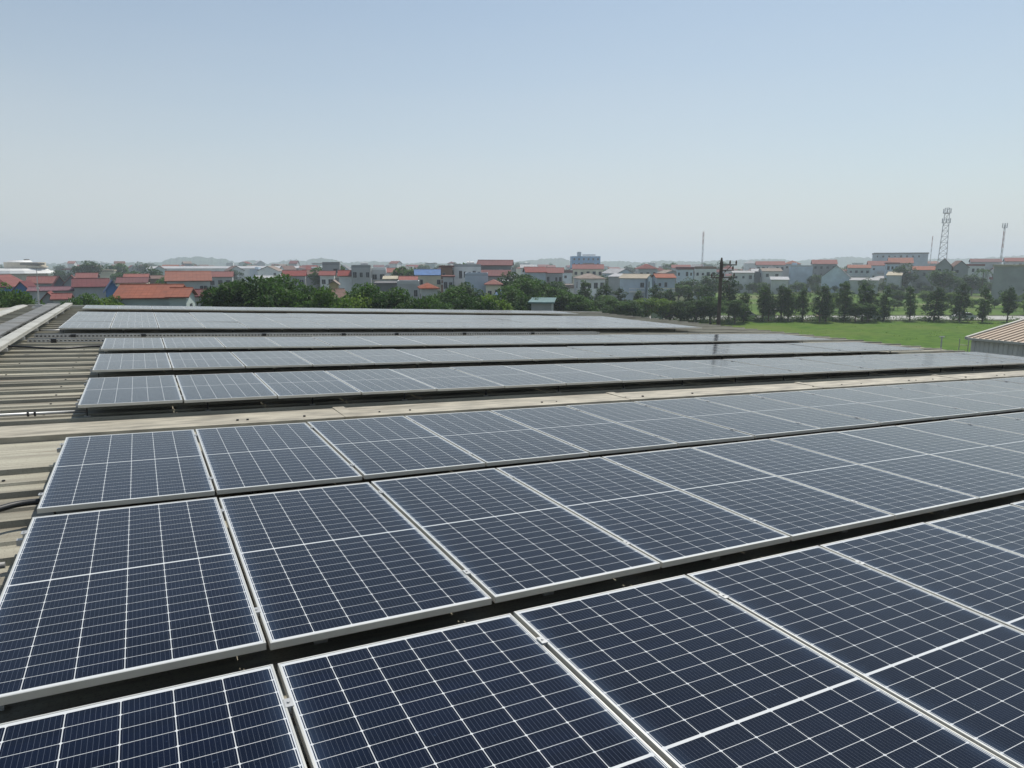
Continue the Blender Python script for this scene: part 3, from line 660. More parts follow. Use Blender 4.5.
H(852, 880, 278, 280.6, 250, 'mono', 'grey', 'white', 'long low greenhouse-like shed with white roof behind the roadside trees', 9, R_(-6), None, cat='shed', group='sheds of the town')
H(868, 890, 261.2, 265.5, 300, 'gable', 'pale blue', 'red', 'blue-grey house with red roof under the long warehouse', 12, 0, (2, 2))
H(886, 898, 262.5, 264, 280, 'slab', 'pale blue', 'pink', 'white and blue panelled house below the long warehouse', 9, 0, (3, 2))
H(888, 912, 258, 263, 350, 'gable', 'grey', 'orange', 'faded orange roofed house right under the long warehouse wall', 12, 0, (4, 1))
H(889, 903, 272, 275.6, 255, 'mono', 'grey', 'cream', 'small shed with pale yellow roof right of the striped orange roof', 8, R_(-8), None, cat='shed', group='sheds of the town')
H(872, 925, 252.6, 254, 450, 'slab', 'pale blue', 'grey', 'very long blue-grey warehouse on the right skyline', 30, 0, (9, 1), cat='warehouse')
H(913, 935, 266.5, 270, 262, 'gable', 'grey', 'orange', 'grey house with bright orange-red roof left of the lattice tower', 11, 0, (3, 2))
H(936, 952, 258.5, 266, 248, 'gfront', 'dark grey', 'maroon', 'dark gable-fronted house standing at the foot of the lattice tower', 11, R_(-4), (2, 2))
H(951, 966, 261, 267, 252, 'gfront', 'dark grey', 'brown', 'dark brown gable-fronted house right of the lattice tower foot', 11, R_(5), (2, 2))
H(966, 984, 264, 266, 262, 'flat', 'white', 'pink', 'white house with pink top storey right of the two dark gables', 10, 0, (4, 2))
H(994, 1032, 264.5, 266.5, 205, 'slab', 'dark grey', 'cream', 'large plain grey box building with cream roof edge at far right', 16, R_(-4), None, cat='building')
H(970, 1000, 259, 262, 330, 'gable', 'grey', 'maroon', 'long maroon-roofed row house left of the leaning mast foot', 12, 0, (6, 1))
H(1004, 1040, 258, 261.5, 300, 'gable', 'grey', 'red', 'long red-roofed row above the cream-edged box building', 12, 0, (6, 1))
H(640, 649, 308, 311.5, 128, 'gable', 'white', 'pink', 'tiny salmon-roofed stall in the shrubs below the pale trees', 4, 0, None, cat='hut', group='sheds of the town')
H(653, 664, 306.5, 311.5, 128, 'gable', 'white', 'orange', 'tiny orange-roofed stall in the shrubs by the road', 4, 0, None, cat='hut', group='sheds of the town')
H(766, 778, 309.5, 311, 138, 'slab', 'dark grey', 'grey', 'small dark roadside shelter with pale flat roof', 3, 0, None, cat='hut', group='sheds of the town')
# random remainder of the town
LM = [('the white hall', 27), ('the cream box', 104), ('the wooded hill', 200), ('the dark tower house', 331), ('the concrete block', 361), ('the blue metal roof', 428),
      ('the tall pavilion', 496), ('the blue hospital', 585), ('the red hip roof', 646), ('the thin tall mast', 702), ('the slate-blue block', 801), ('the triangular slate hall', 837),
      ('the long warehouse', 898), ('the lattice tower', 944), ('the leaning mast', 1001)]
rr = random.Random(42); used_at = []
wl_c = ['white', 'grey', 'pale blue', 'cream', 'dark grey', 'grey', 'white', 'pale green', 'white']; rf_c = ['red', 'maroon', 'pink', 'tan', 'red', 'grey', 'orange', 'white', 'brown', 'red', 'red', 'maroon']
n = 0; tries = 0
while n < 200 and tries < 3000:
    tries += 1
    px = rr.uniform(-30, 1060); d = rr.choice((rr.uniform(270, 420), rr.uniform(380, 800)))
    if px < 560: d = rr.uniform(300, 700)
    if px < 62: continue
    if any(abs(px-a) < 6 and abs(d-b_)/d < .12 for a, b_ in used_at): continue
    fl = rr.choice((1, 2, 2, 3)) if d > 450 else rr.choice((1, 1, 2))
    hgt = fl*3.2 + 1; rt = rr.choice(('gable', 'gable', 'hip', 'gfront', 'flat', 'slab')); rise = rr.uniform(1.4, 2.6) if rt in ('gable', 'hip', 'gfront') else .4
    wd = rr.uniform(4, 10); wpx = wd/d*F; ye = 263 + (EYE-hgt)/d*F; yt = 263 + (EYE-hgt-rise)/(d+(4.5 if rt in ('gable', 'hip') else 0))*F
    wl_ = rr.choice(wl_c); rf_ = rr.choice(rf_c) if rt != 'flat' else wl_
    nm, lx = min(LM, key=lambda q: abs(q[1]-px)); side = 'left of' if px < lx-3 else 'right of' if px > lx+3 else 'straight behind'
    far = 'near' if d < 330 else 'distant' if d < 500 else 'far-off'
    rn = {'gable': 'side-on %s roof', 'gfront': '%s gable front', 'hip': '%s hip roof', 'flat': 'flat %s parapet', 'slab': 'thin flat %s roof'}[rt] % rf_
    lab = '%s %s house with %s %s %s' % (far, wl_, rn, side, nm)
    if lab in SEEN:
        lab = lab.replace(' house', rr.choice((' wide house', ' tall house', ' narrow house', ' dusty house')))
        if lab in SEEN: continue
    if len(lab.split()) > 16: continue
    H(px-wpx/2, px+wpx/2, yt, ye, d, rt, wl_, rf_, lab, rr.uniform(8, 13), R_(rr.uniform(-18, 18)), (max(2, int(wd/3)), fl) if d < 420 else None, tank=rt == 'flat')
    used_at.append((px, d)); n += 1
n = 0; tries = 0
while n < 125 and tries < 3000:
    tries += 1
    px = rr.uniform(250, 1045); d = rr.uniform(262, 430) if px > 560 else rr.uniform(190, 380)
    wl_ = rr.choice(['white', 'grey', 'pale blue', 'cream', 'dark grey', 'white']); rf_ = rr.choice(['white', 'red', 'grey', 'tan', 'maroon', 'brown', 'teal', 'cream']); hgt = rr.uniform(3.5, 8) if px > 560 else rr.uniform(3, 5.5); wd = rr.uniform(4, 9); wpx = wd/d*F; rt = rr.choice(('mono', 'gfront', 'gable', 'slab'))
    nm, lx = min(LM, key=lambda q: abs(q[1]-px)); side = 'left of' if px < lx else 'right of'; far = 'near' if d < 330 else 'distant'
    lab = '%s %s shed with %s %s %s %s' % (far, wl_, rf_, {'mono': 'lean-to roof', 'gfront': 'gable front', 'gable': 'pitched roof', 'slab': 'flat roof'}[rt], side, nm)
    if lab in SEEN or len(lab.split()) > 16: continue
    H(px-wpx/2, px+wpx/2, 263+(EYE-hgt-1)/d*F, 263+(EYE-hgt)/d*F, d, rt, wl_, rf_, lab, rr.uniform(4, 8), R_(rr.uniform(-30, 30)), (max(1, int(wd/3)), 1), cat='shed', group='sheds of the town'); n += 1
# blue hospital block on the skyline
def block(px0, px1, yt, d, dep, label, cat, wall, bands, name):
    W = (px1-px0)/F*d; zt = P(0, yt, d).z; c = G((px0+px1)/2, d+dep/2)
    t = thing(name, label, cat, Matrix.Translation(c) @ Matrix.Rotation(math.atan2(rh.y, rh.x), 4, 'Z'))
    mb = MB(); mb.box(-W/2, W/2, -dep/2, dep/2, 0, zt); mb.build('wall', wall, t)
    for i in range(bands):
        z = zt-3.2-i*3.6
        if z < 1: break
        nx = int(W/3.4)
        for j in range(nx): link('window', WIN_SIMPLE, t, (-W/2+W*(j+.5)/nx, -dep/2, z+1))
    return t, W, zt, dep
t, W_, zt_, dp_ = block(571, 599, 256.2, 520, 16, 'bright blue hospital block on the skyline', 'building', simple('hospital_blue', (.10, .33, .58), .6), 3, 'hospital_block')
mb = MB(); mb.box(-W_*.27, -W_*.16, -4, 4, zt_, zt_+3.2); mb.build('stair_tower', WALL['grey'], t)
mb = MB(); mb.box(-W_*.08, W_*.35, -5, 5, zt_+.6, zt_+1.3); mb.build('roof_canopy', ROOF['white'], t)
# big pale hall with stacked curved roofs at the left edge
hd = 300; hal = math.atan((27-512)/F); hc = G(27, hd+20)
hl = thing('exhibition_hall', 'big cream and white hall with stacked curved roofs at the left skyline', 'hall', Matrix.Translation(hc) @ Matrix.Rotation(math.atan2(rh.y, rh.x)-hal, 4, 'Z'))
def hx(px): return (px-27)/F*(hd+20)*math.cos(hal)
def hz(py): return P(20, py, hd).z
pal = simple('hall_cream', (.66, .58, .45), .7, 0, .1, .2); wht = simple('hall_white', (.80, .79, .75), .6, 0, .05, .2); dk = simple('hall_glazing', (.16, .14, .12), .3)
def disc(x0, x1, z0, z1, dpth, name, m, n=20, f0=1.0):
    mb = MB(); cx = (x0+x1)/2; a = (x1-x0)/2; b_ = dpth/2
    ring = [(cx+a*math.cos(2*math.pi*i/n), b_*math.sin(2*math.pi*i/n)) for i in range(n)]
    for i in range(n):
        p, q = ring[i], ring[(i+1) % n]; pt, qt = ((cx+(p[0]-cx)*f0, p[1]*f0), (cx+(q[0]-cx)*f0, q[1]*f0))
        mb.quad((*p, z0), (*q, z0), (*qt, z1), (*pt, z1)); mb.quad((*q, z0), (*p, z0), (cx, 0, z0), (cx, 0, z0)); 
    mb.poly([(cx+(p[0]-cx)*f0, p[1]*f0, z1) for p in ring]); mb.build(name, m, hl)
disc(hx(-30), hx(47), 0, hz(272.5), 24, 'lower_wall', pal)
disc(hx(-36), hx(55), hz(273.8), hz(271.2), 30, 'lower_roof', wht, f0=.95)
disc(hx(-30), hx(50), hz(271.0), hz(268.8), 26, 'middle_roof', wht, f0=.9)
disc(hx(4), hx(46), hz(268.7), hz(262.2), 18, 'upper_wall', pal)
disc(hx(16), hx(48), hz(267.6), hz(266.4), 20, 'upper_balcony', pal)
disc(hx(7), hx(33), hz(262.1), hz(260.2), 17, 'top_roof', wht, f0=.8)
disc(hx(24), hx(30), hz(260.1), hz(258.9), 4, 'cupola', dk)
mb = MB()
for i in range(12): x = hx(21+i*2.0); mb.box(x-.35, x+.35, -9.3+abs(i-4)*.12, -6, hz(264.9), hz(263.2))
mb.build('window', dk, hl)

# ------------------------------------------------------------------ masts, towers, pole
def steelm(name, c): return simple(name, c, .5, .2, .1)
RW = [steelm('mast_red', (.42, .07, .05)), steelm('mast_white', (.55, .55, .55)), MAT['steel']]
def lattice(px, yt, d, wb_, wt_, r, label, name='telecom_tower', plat=(), base_px=None, legs=4):
    c = G(px if base_px is None else base_px, d); Ht = P(px, yt, d).z
    t = thing(name, label, 'telecom tower' if legs == 4 else 'mast', Matrix.Translation(c) @ Matrix.Rotation(.5, 4, 'Z'))
    n = int(Ht/3.2); w_ = lambda z: wb_+(wt_-wb_)*min(1, z/Ht)
    def cp(k, z): a = math.pi/4+k*2*math.pi/legs; return (w_(z)*.707*math.cos(a), w_(z)*.707*math.sin(a), z)
    for k in range(legs):
        for s in range(n): 
            pass
        mb = MB()
        for s in range(n): mb.tube(cp(k, Ht*s/n), cp(k, Ht*(s+1)/n), r, n=5, mi=(s//3) % 2)
        mb.build('leg', [RW[0], RW[1]] if name != 'telecom_tower' else [RW[2], RW[1]], t)
    mb = MB()
    for s in range(n):
        for k in range(legs):
            k2 = (k+1) % legs; a, b_ = Ht*s/n, Ht*(s+1)/n
            mb.tube(cp(k, a), cp(k2, b_), r*.6, n=4); mb.tube(cp(k2, a), cp(k, b_), r*.6, n=4); mb.tube(cp(k, b_), cp(k2, b_), r*.6, n=4)
    mb.build('bracing', RW[2], t)
    for f in plat:
        z = Ht*f; mb = MB(); e = w_(z)*.5+.9; mb.box(-e, e, -e, e, z, z+.15); mb.build('platform', RW[2], t)
        for k in range(6):
            a = k*math.pi/3; mb = MB(); x, y_ = e*math.cos(a), e*math.sin(a); mb.box(x-.22, x+.22, y_-.22, y_+.22, z+.2, z+2.6); mb.build('antenna', RW[1], t)
    return t
lattice(945.5, 208, 420, 5.2, 2.2, .15, 'tall grey lattice telecom tower with antenna platforms on the right skyline', plat=(.93, .80), base_px=942)
lattice(702, 231.5, 380, .6, .5, .09, 'thin tall red and white mast left of the dark utility pole', 'radio_mast', (), legs=3)
lattice(1001, 225, 400, .7, .6, .09, 'thin leaning mast with antenna box near the right edge', 'radio_mast', (.95,), legs=3, base_px=1000.5)
lattice(930, 236, 420, .3, .3, .05, 'short thin mast just left of the lattice tower', 'radio_mast', (), legs=3)
# utility pole
pd = 46; pb = G(721.5, pd); Hp = P(721, 260.5, pd).z
up_ = thing('utility_pole', 'dark concrete utility pole with crossarms standing beyond the far roof edge', 'utility pole', Matrix.Translation(pb) @ Matrix.Rotation(math.atan2(rh.y, rh.x), 4, 'Z'))
conc = simple('pole_dark_concrete', (.12, .10, .085), .9, var=.35, scale=2)
mb = MB(); mb.tube((0, 0, 0), (0, 0, Hp-.1), .15, .105, 12); mb.build('shaft', conc, up_)
mb = MB(); mb.tube((0, 0, Hp-.1), (0, 0, Hp+.18), .09, .05, 8); mb.build('cap', conc, up_)
def arm(x0, x1, z): mb = MB(); mb.box(x0, x1, -.24, -.17, z-.035, z+.035); a = mb.build('crossarm', conc, up_); return a
ins = MB(); ins.tube((0, 0, 0), (0, 0, .12), .045, .06, 8); ins.tube((0, 0, .12), (0, 0, .24), .06, .03, 8); insm = ins.mesh('insulator', simple('brown_glaze', (.10, .05, .03), .3))
for x0, x1, z, xs in ((-.1, .95, Hp-.28, (.5, .9)), (-.1, .75, Hp-.62, (.7,)), (-.72, .9, Hp-1.1, (-.65, .1, .8))):
    a = arm(x0, x1, z)
    for x in xs: link('insulator', insm, a, (x, -.2, z+.045))
for a, b_ in (((.15, -.2, Hp-.75), (.6, -.2, Hp-.32)), ((-.12, -.2, Hp-.75), (-.55, -.2, Hp-1.08)), ((.12, -.2, Hp-1.5), (.6, -.2, Hp-1.14))):
    mb = MB(); mb.tube(a, b_, .025, n=5); mb.build('brace', conc, up_)
mb = MB(); mb.box(-.62, -.18, -.25, .25, 2.0, 2.7); mb.build('meter_box', MAT['steel'], up_)

# ------------------------------------------------------------------ vehicles by the road
def car(px, d, col, label, yaw=0.):
    c = G(px, d); t = thing('parked_car', label, 'car', Matrix.Translation((c.x, c.y, .01)) @ Matrix.Rotation(math.atan2(rh.y, rh.x)+yaw, 4, 'Z'), 'cars parked by the road')
    body = simple('car_paint', col, .3, 0, .03)
    mb = MB(); mb.prism([(-2.1, .3), (-2.15, .75), (-1.3, .92), (-.7, 1.42), (.9, 1.45), (1.6, .98), (2.1, .85), (2.12, .3)], -.85, .85); me = mb.mesh('body', body); fixn(me); link('body', me, t)
    for s in (-1, 1):
        mb = MB(); mb.prism([(-1.12, .95), (-.62, 1.35), (.8, 1.37), (1.35, .97)], s*.853, s*.863); me = mb.mesh('side_window', MAT['pane']); fixn(me); link('side_window', me, t)
        for x in (-1.35, 1.3): mb = MB(); mb.tube((x, s*.70, .33), (x, s*.88, .33), .33, n=14); mb.build('wheel', MAT['black'], t)
car(969, 136.5, (.75, .75, .75), 'white car parked under the roadside trees near the tan-roofed hall', .1)
car(875, 136.5, (.72, .73, .75), 'white car half hidden below the densest roadside tree')
car(748, 139.5, (.45, .46, .48), 'silver car on the road right of the dark utility pole')
tp = G(827, 135.5); t = thing('tarpaulin_stack', 'stack of goods under tan tarpaulin beside the road', 'covered stack', Matrix.Translation(tp) @ Matrix.Rotation(math.atan2(rh.y, rh.x), 4, 'Z'))
mb = MB(); mb.prism([(-1.3, 0), (-1.25, .9), (-.5, 1.25), (.6, 1.2), (1.25, .8), (1.35, 0)], -.8, .8); me = mb.mesh('tarpaulin', simple('tarp_tan', (.45, .33, .22), .8)); fixn(me); link('tarpaulin', me, t)
mb = MB(); mb.box(-1.45, 1.45, -.95, .95, 0, .12); mb.build('pallet', WALL['brown'], t)

# ------------------------------------------------------------------ vegetation
def leafmat(name, c, tr=.42):
    m, t, b = newmat(name); out = t.nodes['Material Output']
    n = noise(t, 1.3, 3, 'Object'); oi = N(t, 'ShaderNodeObjectInfo')
    geo = N(t, 'ShaderNodeNewGeometry')
    c1 = ramp(t, n, [(.3, tuple(k*.6 for k in c)), (.7, tuple(k*1.5 for k in c))])
    c2 = mixc(t, math_(t, 'MULTIPLY', oi.outputs['Random'], .45), c1, (c[0]*1.5, c[1]*1.15, c[2]*.7))
    c3 = mixc(t, math_(t, 'MULTIPLY', geo.outputs['Random Per Island'], .5), c2, tuple(k*1.9 for k in c))
    t.links.new(c3, b.inputs['Base Color']); b.inputs['Roughness'].default_value = .55; b.inputs['Specular IOR Level'].default_value = .12
    tl = N(t, 'ShaderNodeBsdfTranslucent'); t.links.new(c3, tl.inputs[0]); mx = N(t, 'ShaderNodeMixShader'); mx.inputs[0].default_value = tr
    t.links.new(b.outputs[0], mx.inputs[1]); t.links.new(tl.outputs[0], mx.inputs[2]); t.links.new(mx.outputs[0], out.inputs[0]); return m
LEAF = {'dark': leafmat('leaf_dark', (.030, .072, .013)), 'mid': leafmat('leaf_mid', (.050, .112, .017)), 'light': leafmat('leaf_light', (.10, .175, .018))}
BARK = simple('bark', (.10, .075, .055), .95, var=.3, scale=4)
def leaves(mb, c, r, n, s, rr):
    for _ in range(n):
        while True:
            v = Vector((rr.uniform(-1, 1), rr.uniform(-1, 1), rr.uniform(-1, 1)))
            if v.length < 1: break
        v = v.normalized()*(v.length**.45)
        p = Vector(c)+Vector((v.x*r[0], v.y*r[1], v.z*r[2]))
        a = Vector((rr.uniform(-1, 1), rr.uniform(-1, 1), rr.uniform(-.6, .6))).normalized(); b_ = a.cross(Vector((rr.uniform(-.5, .5), rr.uniform(-.5, .5), 1))).normalized()
        L = s*rr.uniform(.6, 1.3); W = L*rr.uniform(.35, .6)
        mb.quad(p-a*L*.5, p+b_*W*.5, p+a*L*.5, p-b_*W*.5)
def broad(seed, leaf=.30, ncl=52, nl=150, flat=.8):
    """unit-ish crown: 2.2 m radius, height about 5.2; trunk included as second mesh"""
    rr = random.Random(seed); mb = MB(); tips = []
    for i in range(ncl):
        while True:
            v = Vector((rr.uniform(-1, 1), rr.uniform(-1, 1), rr.uniform(-1, 1)))
            if .35 < v.length < 1: break
        lob = 1+.28*math.sin(3*math.atan2(v.y, v.x)+seed)+.15*math.sin(5*math.atan2(v.y, v.x)+seed*2)
        c = Vector((v.x*1.9*lob, v.y*1.9*lob, 3.3+v.z*1.55*(1+.2*math.sin(seed+v.x*3)))); r = rr.uniform(.5, .9)
        leaves(mb, c, (r, r, r*flat), nl, leaf, rr); tips.append(c)
    tr = MB(); tr.tube((0, 0, -.1), (.05, .03, 1.5), .17, .12, 8)
    for c in tips[:9]: m_ = Vector((c.x*.35, c.y*.35, 2.0)); tr.tube((.05, .03, 1.4), m_, .08, .055, 6); tr.tube(m_, c, .055, .02, 5)
    return mb, tr
def conic(seed, leaf=.33, base=1.25, H_=6.6, R0=1.55, nl=75):
    rr = random.Random(seed); mb = MB(); tr = MB(); ln = rr.uniform(-.35, .35)
    ax = lambda z: Vector((ln*(z/H_)**1.5, .2*math.sin(z+seed), z))
    tr.tube((0, 0, -.1), ax(2.2), .14, .10, 8); tr.tube(ax(2.2), ax(H_*.85), .10, .03, 6)
    z = base
    while z < H_-.1:
        f = (z-base)/(H_-base); R1 = R0*(math.sin(math.pi*min(.97, .16+f*.80))**.8)*rr.uniform(.65, 1.15)+.1
        nb_ = 4 if f > .8 else 6; a0 = rr.uniform(0, 6.28)
        for k in range(nb_):
            if rr.random() < .14: continue
            a = a0+k*6.28/nb_+rr.uniform(-.5, .5); rr_ = R1*rr.uniform(.5, 1.15)
            c = ax(z)+Vector((math.cos(a)*rr_*.72, math.sin(a)*rr_*.72, rr.uniform(-.3, .35))); q = rr.uniform(.26, .30+rr_*.32)
            leaves(mb, c, (q, q, q*.8), int(nl*(.35+q)), leaf, rr); tr.tube(ax(max(1., z-.5)), c, .04, .012, 4)
        z += rr.uniform(.38, .55)
    leaves(mb, ax(H_), (.3, .3, .4), 30, leaf, rr)
    return mb, tr
def palm(seed):
    rr = random.Random(seed); mb = MB(); tr = MB(); tr.tube((0, 0, -.1), (.1, 0, 6), .16, .10, 8)
    for k in range(15):
        a = k*2.4; up0 = rr.uniform(.1, .9); pts = []
        for i in range(7):
            s = i/6; pts.append(Vector((.1+math.cos(a)*2.1*s, math.sin(a)*2.1*s, 6+up0*1.6*s-1.9*s*s)))
        for i in range(6):
            dv = (pts[i+1]-pts[i]); sd_ = dv.cross(Vector((0, 0, 1))).normalized()
            for s_ in (-1, 1):
                for q in range(3):
                    b_ = pts[i]+dv*q/3; e = b_+sd_*s_*.55*(1-i/8)+dv*.5-Vector((0, 0, .25)); mb.quad(b_, b_+dv*.18, e+dv*.05, e)
    return mb, tr
TREES = {}
def proto_tree(key, builder, leafkey, **k):
    mb, tr = builder(**k); TREES[key] = (mb.mesh('crown', LEAF[leafkey]), tr.mesh('trunk', BARK))
for i in range(4): proto_tree(('broad', i), broad, ('dark', 'mid', 'mid', 'light')[i], seed=20+i)
for i in range(7): proto_tree(('conic', i), conic, ('dark', 'mid')[i % 2], seed=40+i, R0=(1.6, 1.35, 1.95, 1.5, 1.75, 1.3, 2.0)[i], base=(1.1, 1.6, .8, 1.3, 1.8, 1.0, 1.4)[i])
for i in range(3): proto_tree(('far', i), broad, ('dark', 'mid', 'dark')[i], seed=60+i, leaf=.45, ncl=34, nl=75)
proto_tree(('palm', 0), palm, 'mid', seed=5)
def tree(kind, i, p, s, label, group, sz=None, name='tree'):
    t = thing(name, label, name.replace('_', ' '), Matrix.Translation((p.x, p.y, 0)) @ Matrix.Rotation(random.uniform(0, 6.28), 4, 'Z') @ Matrix.Diagonal((s, s, sz or s, 1)), group)
    cm, tm = TREES[(kind, i)]; link('crown', cm, t); link('trunk', tm, t); return t
# the roadside row
row = [(544, 296), (563, 282), (586, 281), (604, 283), (622, 287), (640, 290), (657, 284), (672, 288), (690, 286), (707, 284), (731, 276), (747, 291), (766, 283), (772, 290), (785, 284), (792, 288), (806, 286), (824, 284), (830, 288), (848, 282), (867, 281), (874, 289), (889, 286), (915, 287), (940, 286), (966, 282), (989, 285), (1014, 286), (1040, 284)]
for i, (px, yt) in enumerate(row):
    d = 133 + random.uniform(-2, 2); Ht = P(px, yt, d).z; s = Ht/6.9
    k = (i*5+i//3) % 7
    tree('conic', k, G(px, d), s*random.uniform(.98, 1.28), '%s tree from the left in the row along the road' % ORDN[i], 'trees along the road', s)
# grove and bushes between the factory and the houses
gr = [(0, 285, 62, 'broad', 0, 1.4), (14, 292, 58, 'broad', 1, 1.0), (-16, 284, 66, 'broad', 1, 1.5), (68, 299, 70, 'broad', 1, .8), (82, 295, 72, 'broad', 1, 1.0), (97, 293.5, 72, 'broad', 3, .95), (108, 297, 74, 'broad', 1, .8),
      (226, 276, 62, 'broad', 0, 1.35), (241, 270.5, 60, 'broad', 0, 1.55), (256, 273, 64, 'broad', 0, 1.4), (270, 280, 70, 'broad', 1, 1.2), (283, 276, 68, 'broad', 1, 1.25), (292, 283, 62, 'broad', 2, 1.1), (305, 280, 66, 'broad', 0, 1.2), (318, 281, 64, 'broad', 0, 1.2), (325, 290, 60, 'broad', 1, .9),
      (345, 291, 62, 'broad', 3, 1.0), (356, 289, 70, 'broad', 1, 1.1), (369, 285, 66, 'broad', 1, 1.2), (382, 288, 64, 'broad', 0, 1.15), (396, 289, 66, 'broad', 1, 1.15), (410, 294, 62, 'broad', 0, 1.0), (425, 297, 64, 'broad', 1, .9), (438, 296, 74, 'broad', 2, 1.0), (452, 288, 84, 'broad', 1, 1.2), (462, 279.5, 112, 'broad', 0, 1.5), (465, 290, 76, 'broad', 0, 1.2),
      (480, 292, 70, 'broad', 0, 1.1), (494, 291, 78, 'broad', 3, 1.1), (508, 287, 92, 'broad', 1, 1.4), (517, 269, 128, 'broad', 0, 1.9), (524, 279, 106, 'broad', 1, 1.6), (536, 280, 110, 'broad', 1, 1.6), (549, 279, 115, 'broad', 0, 1.6), (530, 292, 84, 'broad', 0, 1.2), (556, 288, 110, 'broad', 1, 1.5), (570, 290, 112, 'broad', 0, 1.5), (581, 296, 106, 'broad', 1, 1.2), (596, 298, 110, 'broad', 0, 1.3),
      (612, 299, 116, 'broad', 1, 1.3), (628, 298, 118, 'broad', 0, 1.3), (644, 296, 122, 'broad', 3, 1.2), (668, 297, 124, 'broad', 3, 1.1), (683, 299, 124, 'broad', 0, 1.3), (699, 298, 126, 'broad', 0, 1.3), (713, 297, 126, 'broad', 1, 1.3), (738, 300, 128, 'broad', 1, 1.1), (860, 303, 131, 'broad', 1, .9), (872, 302, 131, 'broad', 2, .9)]
gr.sort()
for i, (px, yt, d, kd, k, s) in enumerate(gr):
    Ht = P(px, yt, d).z; sz = Ht/5.35
    nmb = i+1; left = i < 7
    if px < 120: lab = '%s bushy tree from the left, beyond the left end of the roof' % ORDN[i]; g_ = 'bushy trees beyond the left end of the roof'
    elif px < 345: lab = '%s leafy tree from the left in the tall dark grove' % ORDN[i-7]; g_ = 'tall dark grove behind the roof'
    elif px < 512: lab = '%s leafy tree from the left in the middle thicket' % ORDN[i-16]; g_ = 'middle thicket behind the roof'
    else: lab = '%s rounded tree from the left among the right-hand shrubs' % ORDN[i-30]; g_ = 'rounded trees near the road'
    tree(kd, k, G(px, d), s, lab, g_, sz)
# trees in and behind the town
rr = random.Random(99); spots = []
for px in range(730, 1045, 6): spots.append((px+rr.uniform(-3, 3), rr.uniform(248, 262), rr.uniform(2.6, 4.8)))
for px, d, h in ((868, 240, 6), (906, 262, 11), (898, 262, 9), (940, 236, 9.5), (946, 234, 9), (957, 240, 7), (975, 240, 8), (600, 210, 8), (607, 215, 8), (690, 200, 7), (712, 205, 8), (700, 190, 6), (680, 190, 6), (668, 200, 7), (628, 215, 7), (406, 190, 11), (372, 300, 10), (86, 290, 13), (90, 310, 12), (118, 330, 12), (60, 300, 9), (331, 200, 11.5), (464, 150, 11.2), (145, 200, 8), (158, 180, 7), (150, 250, 10)): spots.append((px, d, h))
for _ in range(64): spots.append((rr.uniform(-20, 1050), rr.uniform(420, 820), rr.uniform(8, 13)))
for _ in range(26): spots.append((rr.uniform(-20, 560), rr.uniform(150, 400), rr.uniform(5, 9)))
for _ in range(80): spots.append((rr.uniform(560, 1040), rr.uniform(268, 480), rr.uniform(4.5, 9)))
spots.sort()
cnt = {}
for px, d, h in spots:
    nm, lx = min(LM, key=lambda q: abs(q[1]-px)); side = 'left of' if px < lx else 'right of'
    far = 'small' if h < 7 else 'tall'; dist = 'nearby' if d < 270 else 'distant' if d < 420 else 'far-off hazy'
    key = (far, dist, side, nm); cnt[key] = cnt.get(key, 0)+1
    lab = '%s %s round tree%s %s %s' % (dist, far, '' if cnt[key] == 1 else ', %s along,' % ORDN[cnt[key]-1], side, nm)
    tree('far', rr.randrange(3), G(px, d), h/5.3*rr.uniform(.85, 1.25), lab, 'trees among the town houses', h/5.3)
tree('palm', 0, G(985, 232), 1.25, 'slender palm rising left of the cream-edged box building', 'palms of the town', 1.45, 'palm_tree')
tree('palm', 0, G(608, 120), 1.0, 'short palm in the roadside shrubs below the white gable', 'palms of the town', .9, 'palm_tree')
rr = random.Random(31); bs = sorted((rr.uniform(735, 1040), rr.uniform(147, 185), rr.uniform(1.6, 4.2)) for _ in range(34))
for i, (px, d, h) in enumerate(bs):
    tree('broad', rr.choice((2, 3, 3, 1)), G(px, d), h/5.2*rr.uniform(1.1, 1.5), '%s low bush from the left at the edge of the second field' % ORDN[i], 'low bushes beyond the road', h/5.2, 'bush')
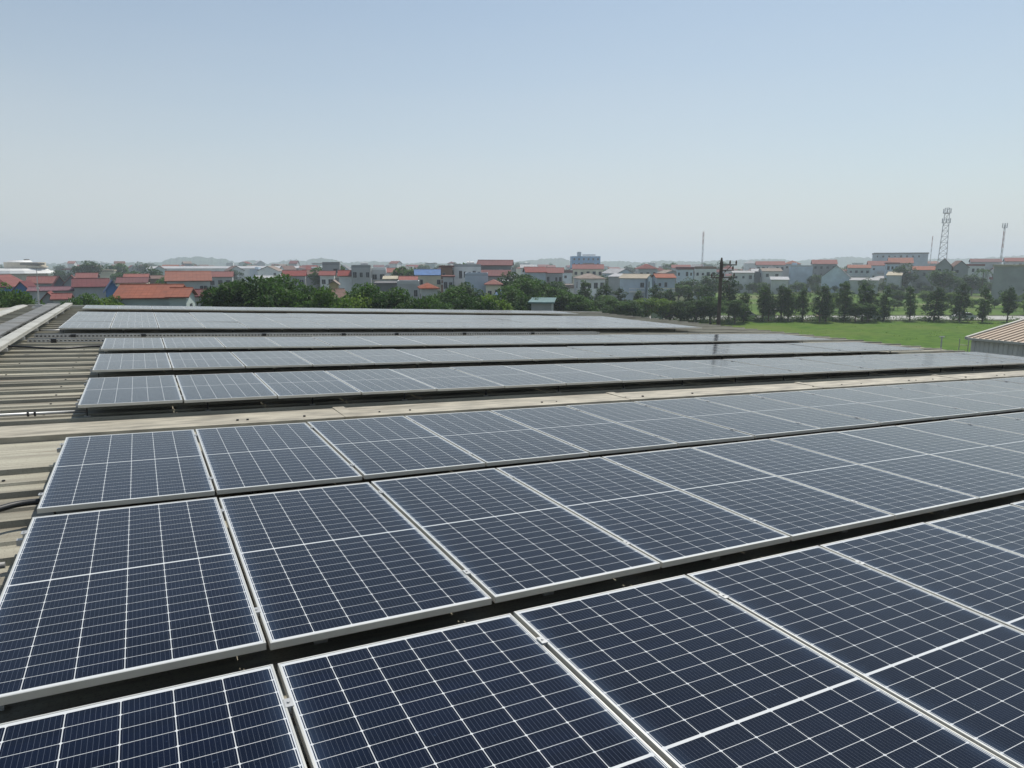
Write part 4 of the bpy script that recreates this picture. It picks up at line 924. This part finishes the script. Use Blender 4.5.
# shrubs and undergrowth nobody could count
mb = MB(); rr = random.Random(5)
for i in range(330):
    px = rr.uniform(575, 862); d = rr.uniform(124, 137) if px < 735 else rr.uniform(132.5, 136.5); p = G(px, d); h = rr.uniform(.5, 1.5)*(1.2 if px < 735 else .8)
    leaves(mb, (p.x, p.y, h*.5), (rr.uniform(.6, 1.2), rr.uniform(.6, 1.2), h*.6), 46, .34, rr)
for i in range(90):
    px = rr.uniform(862, 1030); p = G(px, rr.uniform(134, 136)); h = rr.uniform(.3, 1.0)
    leaves(mb, (p.x, p.y, h*.5), (.9, .9, h*.6), 30, .32, rr)
tag(mb.build('roadside_shrubs', LEAF['mid']), 'low green shrubs and undergrowth along the road', kind='stuff')
mb = MB()
for i in range(300):
    px = rr.uniform(-60, 600); d = rr.uniform(50, 118); p = G(px, d); h = rr.uniform(.8, 2.6)
    leaves(mb, (p.x, p.y, h*.5), (rr.uniform(1., 2.), rr.uniform(1., 2.), h*.6), 60, .36, rr)
tag(mb.build('undergrowth', LEAF['dark']), 'dark undergrowth between the factory and the houses', kind='stuff')
mb = MB()
for i in range(260):
    px = rr.uniform(720, 1060); d = rr.uniform(150, 262); p = G(px, d); h = rr.uniform(.3, .9)
    leaves(mb, (p.x, p.y, h*.4), (rr.uniform(.8, 2.2), .6, h*.5), 26, .34, rr)
for i in range(320):
    px = rr.uniform(690, 1100); d = rr.choice((rr.uniform(127, 133), rr.uniform(60, 133))); p = G(px, d); h = rr.uniform(.12, .4)
    leaves(mb, (p.x, p.y, h*.4), (rr.uniform(.5, 1.6), .5, h*.5), 14, .2, rr)
tag(mb.build('field_edge_weeds', LEAF['light']), 'tall weeds scattered over the second field', kind='stuff')

# ------------------------------------------------------------------ haze
mb = MB(); mb.box(-3600, 3600, -3600, 3600, -1.5, 75)
hz_ = mb.mesh('haze', []); hm = bpy.data.materials.new('haze_air'); hm.use_nodes = True; ht = hm.node_tree
for n_ in list(ht.nodes):
    if n_.type == 'BSDF_PRINCIPLED': ht.nodes.remove(n_)
pv = ht.nodes.new('ShaderNodeVolumePrincipled'); pv.inputs['Color'].default_value = (.82, .90, 1.0, 1); pv.inputs['Density'].default_value = .0005; pv.inputs['Anisotropy'].default_value = .25
ht.links.new(pv.outputs[0], ht.nodes['Material Output'].inputs['Volume'])
hz_.materials.append(hm); tag(link('haze', hz_), kind='stuff')
